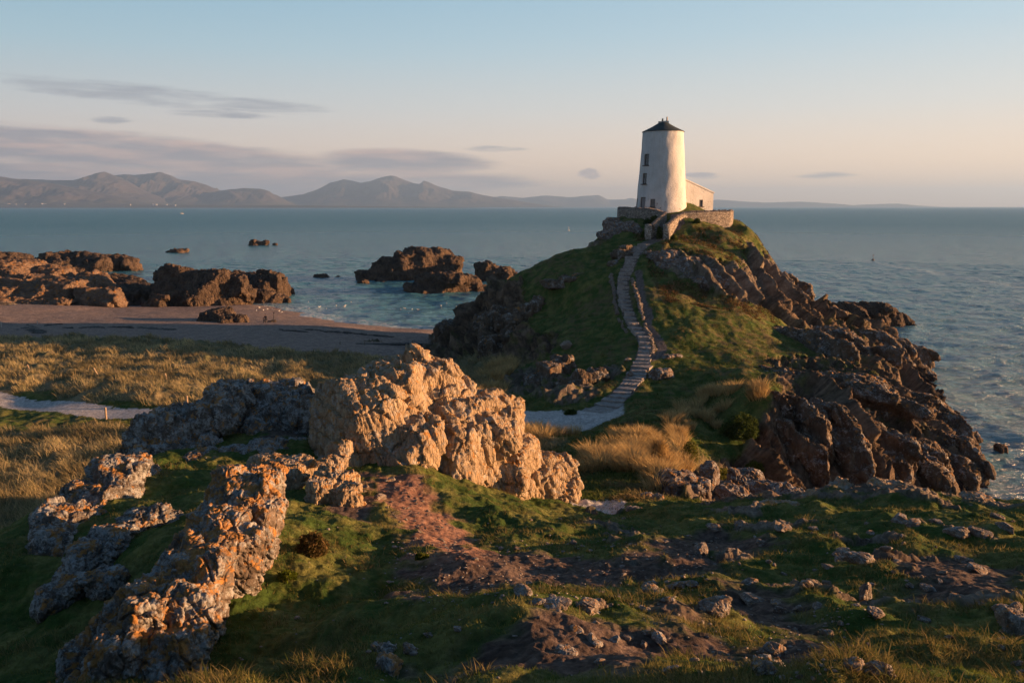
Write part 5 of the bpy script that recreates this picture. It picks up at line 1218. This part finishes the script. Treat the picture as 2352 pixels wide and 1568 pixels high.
shrub(1600, 512, 90, 16, 9, 'sunlit green shrub below the right yard wall'); shrub(1522, 545, 90, 7, 12, 'small dark shrub left of the right gate pillar'); shrub(1548, 552, 85, 14, 12, 'yellow-green shrub right of the right gate pillar', (.06, .08, .02), (.16, .17, .04))
shrub(1650, 1095, 30, 60, 22, 'yellow-green gorse spilling over the boulders', (.07, .085, .015), (.22, .22, .04), leaf=.05); shrub(1735, 1080, 30, 50, 20, 'green ivy-like bush at the cliff foot behind the boulders', (.05, .07, .015), (.16, .18, .03), leaf=.05)
shrub(1585, 1060, 30, 40, 50, 'tall thin gorse bush behind the golden grass', (.05, .06, .015), (.20, .20, .04), leaf=.05); shrub(1700, 1000, 38, 90, 50, 'dark bramble thicket on the shaded bank above the gully', leaf=.08, n_=3500)
shrub(1310, 950, 50, 30, 10, 'low dark bush at the foot of the headland beside the sandy path', leaf=.05)
shrub(720, 1270, 12, 70, 50, 'low heathery bush below the pale rock fin', (.06, .06, .02), (.22, .14, .06), leaf=.03, n_=3500); shrub(970, 1285, 12, 34, 14, 'small yellow-green bush at the lower end of the earth track', (.05, .07, .01), (.17, .18, .03), leaf=.025)
shrub(660, 1325, 10, 46, 14, 'small bright green cushion plant on the dark slope', (.06, .09, .01), (.18, .21, .03), leaf=.02)

# ------------------------------------------------------------------ small things
M['wood'] = flat_mat('weathered_post', (.38, .28, .19), .9, .3, 12, bump=.01)
M['pale'] = flat_mat('pale_cane', (.55, .50, .44), .8, .15, 12)
def post(px, pb, pt, wpx, label, lean=0.0, mat=None, y0=20, cat='post', name='fence_post', group='posts along the sandy path through the dunes', base_d=None):
    p = G(px, pb, y0) if base_d is None else base_d; h_ = (pb-pt)*p[1]/F*1.03; r = wpx*p[1]/F*.5
    n_ = 10; V_ = []; f = []
    rows = [(-.35, 1.05), (0, 1.05), (h_*.5, 1.0), (h_*.97, .95), (h_, .78)]
    for (z, k) in rows:
        for i in range(n_): V_.append((r*k*math.cos(2*math.pi*i/n_)*(1+.08*math.sin(i*2.3)), r*k*math.sin(2*math.pi*i/n_), z+(.02*math.sin(i*1.7) if z == h_ else 0)))
    for a_ in range(len(rows)-1):
        for i in range(n_): j = (i+1) % n_; f.append((a_*n_+i, a_*n_+j, (a_+1)*n_+j, (a_+1)*n_+i))
    f.append(tuple(range((len(rows)-1)*n_, len(rows)*n_))); o = mesh_obj(name, V_, f, mat or M['wood']); o.location = p; o.rotation_euler = (0, lean, 0); return tag(o, label, cat, group)
post(244, 963, 935, 4.5, 'wooden post standing at the near edge of the sandy path'); post(430.5, 934, 908, 4.5, 'wooden post at the far side of the path beside the dark outcrop')
post(553, 893, 874, 3, 'thin pale post just above the top of the dark outcrop'); post(383, 871, 857, 3.6, 'short post leaning slightly left in the sunlit marram', -.22)
post(223, 860, 844, 4, 'post leaning strongly left in the sunlit marram', -.42); post(67, 848, 837, 3, 'farthest left post, leaning left and half hidden in shaded marram', -.3)
for (px, pb, pt, l) in ((3, 752, 738, 'short pale stake at the left edge of the beach'), (86, 744, 736, 'thin stake on the beach near the seaweed patch'), (947, 795, 782, 'dark upright stake on the beach near the green cliff'),
                        (781, 791, 784, 'small pale stake on the beach, left of the dark one'), (838, 793, 786, 'small pale stake on the beach nearest left of the dark one'), (934, 797, 790, 'small pale stake right beside the dark one')):
    post(px, pb, pt, 1.6, l, .03, M['pale'] if 'dark' not in l or 'beside' in l else M['stem'], 60, 'stake', 'beach_stake', 'stakes on the beach')

# gulls
M['gull'] = flat_mat('gull_white', (.78, .77, .75), .7, .05); M['gullg'] = flat_mat('gull_grey', (.30, .32, .34), .7, .05); M['beak'] = flat_mat('gull_bill', (.6, .4, .08), .5, .05)
def make_gull():
    root = empty('gull', (0, 0, 0)); v = ICO3[0].copy(); x = v[:, 0]
    v = np.stack([x*.20, v[:, 1]*.075*(1-.45*np.clip(-x, 0, 1)), v[:, 2]*.075*(1-.5*np.clip(-x, 0, 1))+.085+.03*x], 1)
    h_ = ICO3[0]*.042+np.array([.19, 0, .175]); nk = ICO3[0]*np.array([.05, .04, .07])+np.array([.155, 0, .13])
    f = np.concatenate([ICO3[1], ICO3[1]+len(v), ICO3[1]+2*len(v)]); mesh_obj('body', np.concatenate([v, h_, nk]), f, M['gull'], root, True)
    w_ = ICO3[0]*np.array([.19, .012, .045])
    for sg in (-1, 1): mesh_obj('wing', w_+np.array([-.05, sg*.068, .105]), ICO3[1], M['gullg'], root, True)
    mesh_obj('bill', [(.225, .008, .17), (.225, -.008, .17), (.225, 0, .185), (.27, 0, .166)], [(0, 1, 3), (1, 2, 3), (2, 0, 3), (0, 2, 1)], M['beak'], root); return root
gull0 = make_gull(); rs = np.random.RandomState(77)
zc = lambda x, y: ((700+x/3.92)*.9408, (400+y/3.92)*.9408)
spots = [(a, b, 'w') for a, b in (zc(208, 1385), zc(310, 1371), zc(475, 1358), zc(560, 1358), zc(550, 1368), zc(615, 1325), zc(1092, 1396), zc(1130, 1384), zc(1200, 1394), zc(1256, 1396), zc(1172, 1436), zc(1478, 1360), zc(1528, 1338), zc(1632, 1370), zc(380, 1390))]
spots += [(589, 714, 'b'), (596, 707, 'b'), (611, 707, 'b'), (613, 711, 'b'), (605, 713, 'b'), (627, 712, 'b'), (641, 715, 'b'), (646, 718, 'b'), (709, 706, 'b'), (734, 705, 'w')]
for i, (px, py, k) in enumerate(spots):
    a, b, c = pray(px, py); t = -H/c; p = (a*t, b*t, -.015)
    if k == 'b': p = G(px, py, 60); p = (p[0], p[1], max(p[2], 0))
    o = gull0 if i == 0 else gull0.copy()
    if i:
        C.collection.objects.link(o)
        for ch_ in list(gull0.children): d = ch_.copy(); C.collection.objects.link(d); d.parent = o
    o.location = p; o.rotation_euler[2] = rs.uniform(0, 6.28); o.scale = (1.0, 1.0, 1.0)
    tag(o, 'white gull floating on the calm water off the beach' if k == 'w' else 'white gull standing at the water edge near the tripod', 'gull', 'gulls floating off the beach' if k == 'w' else 'gulls at the water edge')

# crouching person and tripod on the beach
def skin_body(name, joints, bones, mat, parent, sub=2):
    me = bpy.data.meshes.new(name); me.from_pydata([j[:3] for j in joints], bones, []); o = bpy.data.objects.new(name, me); C.collection.objects.link(o)
    o.modifiers.new('skin', 'SKIN'); sv = me.skin_vertices[0].data
    for i, j in enumerate(joints): sv[i].radius = (j[3], j[3]); sv[i].use_root = (i == 0)
    m_ = o.modifiers.new('sub', 'SUBSURF'); m_.levels = sub; m_.render_levels = sub
    dg = bpy.context.evaluated_depsgraph_get(); dg.update(); m2 = bpy.data.meshes.new_from_object(o.evaluated_get(dg)); bpy.data.objects.remove(o)
    m2.polygons.foreach_set('use_smooth', np.ones(len(m2.polygons), dtype=bool)); m2.materials.clear(); m2.materials.append(mat); o = bpy.data.objects.new(name, m2); C.collection.objects.link(o); o.parent = parent; return o
M['cloth'] = flat_mat('dark_outdoor_clothes', (.028, .030, .040), .9, .2); M['skin'] = flat_mat('skin', (.45, .28, .20), .6, .05); M['hat'] = flat_mat('dark_hood', (.02, .02, .025), .9, .2)
pp = G(612, 741, 90); per = empty('person', (pp[0], pp[1], pp[2]+.02), R(150)); tag(per, 'person in dark clothes crouching on a rock beside a camera tripod on the beach', 'person')
J = [(0,0,.42,.15),(0,.03,.62,.16),(0,.08,.82,.17),(0,.12,.95,.07),(0,.14,1.0,.06),(.17,.08,.88,.065),(.24,.20,.68,.052),(.20,.42,.66,.04),(.19,.50,.68,.028),(-.17,.08,.88,.065),(-.24,.20,.68,.052),(-.20,.42,.66,.04),(-.19,.50,.68,.028),
     (.11,.05,.40,.10),(.16,.42,.52,.075),(.16,.34,.08,.05),(.17,.46,.05,.045),(-.11,.05,.40,.10),(-.18,.40,.42,.075),(-.16,.28,.08,.05),(-.17,.40,.05,.045)]
Bn = [(0,1),(1,2),(2,3),(3,4),(2,5),(5,6),(6,7),(7,8),(2,9),(9,10),(10,11),(11,12),(0,13),(13,14),(14,15),(15,16),(0,17),(17,18),(18,19),(19,20)]
skin_body('body', J, Bn, M['cloth'], per)
hd = ICO4[0]*np.array([.078, .095, .115]); hd[:, 1] += .012*np.exp(-((hd[:, 0])**2+(hd[:, 2]+.01)**2)/.0006)*(hd[:, 1] > 0); mesh_obj('head', hd+np.array([0, .18, 1.12]), ICO4[1], M['skin'], per, True)
hh = ICO4[0]*np.array([.098, .11, .132])+np.array([0, .155, 1.14]); mk = ~((ICO4[0][:, 1] > .55) & (ICO4[0][:, 2] < .5)); fm_ = ICO4[1][mk[ICO4[1]].all(1)]; mesh_obj('hood', hh, fm_, M['hat'], per, True)
tp = G(630, 741, 90); M['tripod'] = flat_mat('black_tripod', (.02, .02, .02), .5, .1)
tri = empty('tripod', tp); tag(tri, 'black camera on a tripod standing beside the crouching person on the beach', 'tripod')
def rod(a, b, r, n_=8):
    a, b = Vector(a), Vector(b); q = (b-a).to_track_quat('Z', 'Y'); V_ = []; f = []
    for (c, k) in ((a, 1), (b, 1)):
        for i in range(n_): V_.append(tuple(c+q@Vector((r*math.cos(6.2832*i/n_), r*math.sin(6.2832*i/n_), 0))))
    for i in range(n_): j = (i+1) % n_; f.append((i, j, n_+j, n_+i))
    f.append(tuple(range(n_))[::-1]); f.append(tuple(range(n_, 2*n_))); return V_, f
for i in range(3):
    a_ = i*2.094+.5; V_, f = rod((0, 0, 1.12), (.38*math.cos(a_), .38*math.sin(a_), -.05), .022); mesh_obj('leg', V_, f, M['tripod'], tri)
V_, f = rod((0, 0, 1.0), (0, 0, 1.32), .025); mesh_obj('centre_column', V_, f, M['tripod'], tri)
V_, f = boxes([(-.09, .09, -.05, .05, 1.32, 1.45), (-.04, .04, -.16, -.05, 1.345, 1.425)]); mesh_obj('camera_body', V_, f, M['tripod'], tri)

# yacht and buoys
M['hull'] = flat_mat('yacht_hull', (.62, .58, .52), .4, .05); M['mast'] = flat_mat('mast_alloy', (.45, .42, .40), .4, .05); M['cab'] = flat_mat('yacht_cabin', (.7, .68, .64), .5, .05)
ya, yb, yc = pray(418, 491.2); t = -H/yc; yt = empty('yacht', (ya*t, yb*t, 0), .3); tag(yt, 'small yacht with bare mast far out under the hills at left', 'yacht')
V_ = []; f = []; n_ = 12
for k in range(n_):
    s_ = k/(n_-1); x = -4.5+9*s_; b_ = 1.5*math.sin(math.pi*min(1, s_*.62+.38))**.8*(1 if s_ < .5 else max(.02, 1-((s_-.5)/.5)**2)); z1_ = 1.0+.35*s_
    V_ += [(x, -b_, z1_), (x, -b_*.75, .1), (x, 0, -.5), (x, b_*.75, .1), (x, b_, z1_)]
for k in range(n_-1):
    for j in range(4): f.append((k*5+j, k*5+j+1, k*5+6+j, k*5+5+j))
    f.append((k*5+4, k*5, k*5+5, k*5+9))
f.append((0, 4, 3, 2, 1)); mesh_obj('hull', V_, f, M['hull'], yt)
V_, f = boxes([(-1.6, 1.6, -.8, .8, 1.1, 1.75), (-3.2, -1.7, -.7, .7, 1.05, 1.3)]); mesh_obj('cabin', V_, f, M['cab'], yt)
V_, f = rod((.6, 0, 1.2), (.6, 0, 13), .14); mesh_obj('mast', V_, f, M['mast'], yt); V_, f = rod((.6, 0, 2.4), (-3.6, 0, 2.5), .12); mesh_obj('boom', V_, f, M['mast'], yt)
def buoy(px, py, sc, c, label):
    a, b, cc = pray(px, py); t = -H/cc; r = empty('buoy', (a*t, b*t, 0)); tag(r, label, 'buoy'); m_ = flat_mat('buoy_paint', c, .5, .05)
    mesh_obj('float', ICO3[0]*np.array([.5, .5, .42])*sc+np.array([0, 0, .15*sc]), ICO3[1], m_, r, True); V_, f = rod((0, 0, .4*sc), (0, 0, 1.7*sc), .07*sc); mesh_obj('staff', V_, f, m_, r)
    mesh_obj('topmark', ICO3[0]*.2*sc+np.array([0, 0, 1.75*sc]), ICO3[1], m_, r)
buoy(1306, 530, 1.5, (.6, .6, .58), 'white buoy on open water left of the headland'); buoy(2005, 598, 1.0, (.12, .10, .09), 'small dark buoy on open water right of the headland')

# seaweed lying on the beach
def seaweed():
    V_ = []; f = []; k = 0; r_ = np.random.RandomState(9)
    for (x0, y0_, x1, y1_, n0, sp) in ((60,752,95,764,55,5),(320,752,400,757,60,1.5),(100,747,140,744,25,1.2),(820,790,960,790,120,1.0),(700,756,900,774,70,1.2),(640,757,700,762,30,1),(150,752,300,752,30,2)):
        for i in range(n0):
            t = r_.uniform(); p = G(x0+(x1-x0)*t+r_.normal()*sp, y0_+(y1_-y0_)*t+r_.normal()*sp*.5, 70); v = ICO3[0][:]*np.array([r_.uniform(.15, .7), r_.uniform(.1, .35), r_.uniform(.03, .10)])
            v = v*(1+.4*noise3((ICO3[0]*2+i).astype(np.float32))[:, None])+np.array(p); V_.append(v); f.append(ICO3[1]+k); k += len(v)
    tag(mesh_obj('seaweed', np.concatenate(V_), np.concatenate(f), flat_mat('wet_weed', (.028, .022, .018), .6, .3), None, True), 'dark strandlines of seaweed lying across the shingle beach', kind='stuff')
seaweed()
# white pebbles and shell fragments on the bare ground
def pebbles():
    V_ = []; f = []; k = 0; r_ = np.random.RandomState(19); v0, f0 = ico(1)
    for i in range(800):
        px, py = (r_.uniform(880, 1650), r_.uniform(1240, 1390)) if i % 3 else ((r_.uniform(1650, 1960), r_.uniform(1390, 1560)) if i % 2 else (r_.uniform(500, 2350), r_.uniform(1200, 1560)))
        p = hit(px, py, ground_z, 3) if i < 700 else None
        if p is None: q = r_.uniform(5, 20); p = (r_.uniform(-.3, .62)*q, q, 0); p = (p[0], p[1], float(ground_z(p[0], p[1])[0]))
        s_ = r_.uniform(.006, .022)*(.6+p[1]*.06)*(2.0 if r_.uniform() > .95 else 1); v = v0*np.array([s_, s_*.8, s_*.5])*(1+.25*r_.normal(size=(len(v0), 1))); V_.append(v+np.array(p)); f.append(f0+k); k += len(v0)
    tag(mesh_obj('pebbles', np.concatenate(V_), np.concatenate(f), flat_mat('pale_pebble', (.26, .22, .19), .8, .4, 30)), 'tiny pale pebbles and shell bits on the bare foreground earth', kind='stuff')
pebbles()
# cottages on the far shore
M['render'] = flat_mat('white_render', (.8, .78, .74), .8, .05); M['slate'] = flat_mat('far_slate', (.12, .12, .13), .8, .1)
rs = np.random.RandomState(4); hp = [(12,468),(20,467),(31,469),(36,468.5),(58,468),(70,469),(98,467),(104,468),(148,467.5),(300,469),(352,468.5),(360,469),(383,469.5),(402,470)]
for i, (px, py) in enumerate(hp):
    D_ = 10350.; x, y, z = P(px, py, D_); w_ = rs.uniform(12, 26); r = empty('farmhouse', (x, y, 12), rs.uniform(-.5, .5))
    tag(r, 'tiny white farmhouse on the far shore below the hills at left', 'house', 'farmhouses on the far shore')
    d_ = 8; h_ = max(8, z-12); V_, f = boxes([(-w_/2, w_/2, -d_/2, d_/2, -25, h_)]); mesh_obj('wall', V_, f, M['render'], r)
    mesh_obj('roof', [(-w_/2-.5, -d_/2-.5, h_+.01), (w_/2+.5, -d_/2-.5, h_+.01), (w_/2+.5, d_/2+.5, h_+.01), (-w_/2-.5, d_/2+.5, h_+.01), (-w_/2-.5, 0, h_+4), (w_/2+.5, 0, h_+4)], [(0, 1, 5, 4), (2, 3, 4, 5), (0, 4, 3), (1, 2, 5), (0, 3, 2, 1)], M['slate'], r)

# ------------------------------------------------------------------ haze over the whole bay
def haze():
    m = bpy.data.materials.new('sea_haze'); m.use_nodes = True; m.node_tree.nodes.clear(); N = NT(m.node_tree)
    v = N.node('ShaderNodeVolumePrincipled', {'Color': (.36, .60, 1.0, 1), 'Density': 6.3e-5, 'Anisotropy': .2}); o_ = N.node('ShaderNodeOutputMaterial'); N.l.new(v.outputs[0], o_.inputs['Volume'])
    m.volume_sampling if False else None
    V_, f = boxes([(-31000, 31000, -31000, 31000, -60, 660)]); tag(mesh_obj('haze', V_, f, m), 'thin evening haze lying over the bay and hills', kind='stuff')
haze()
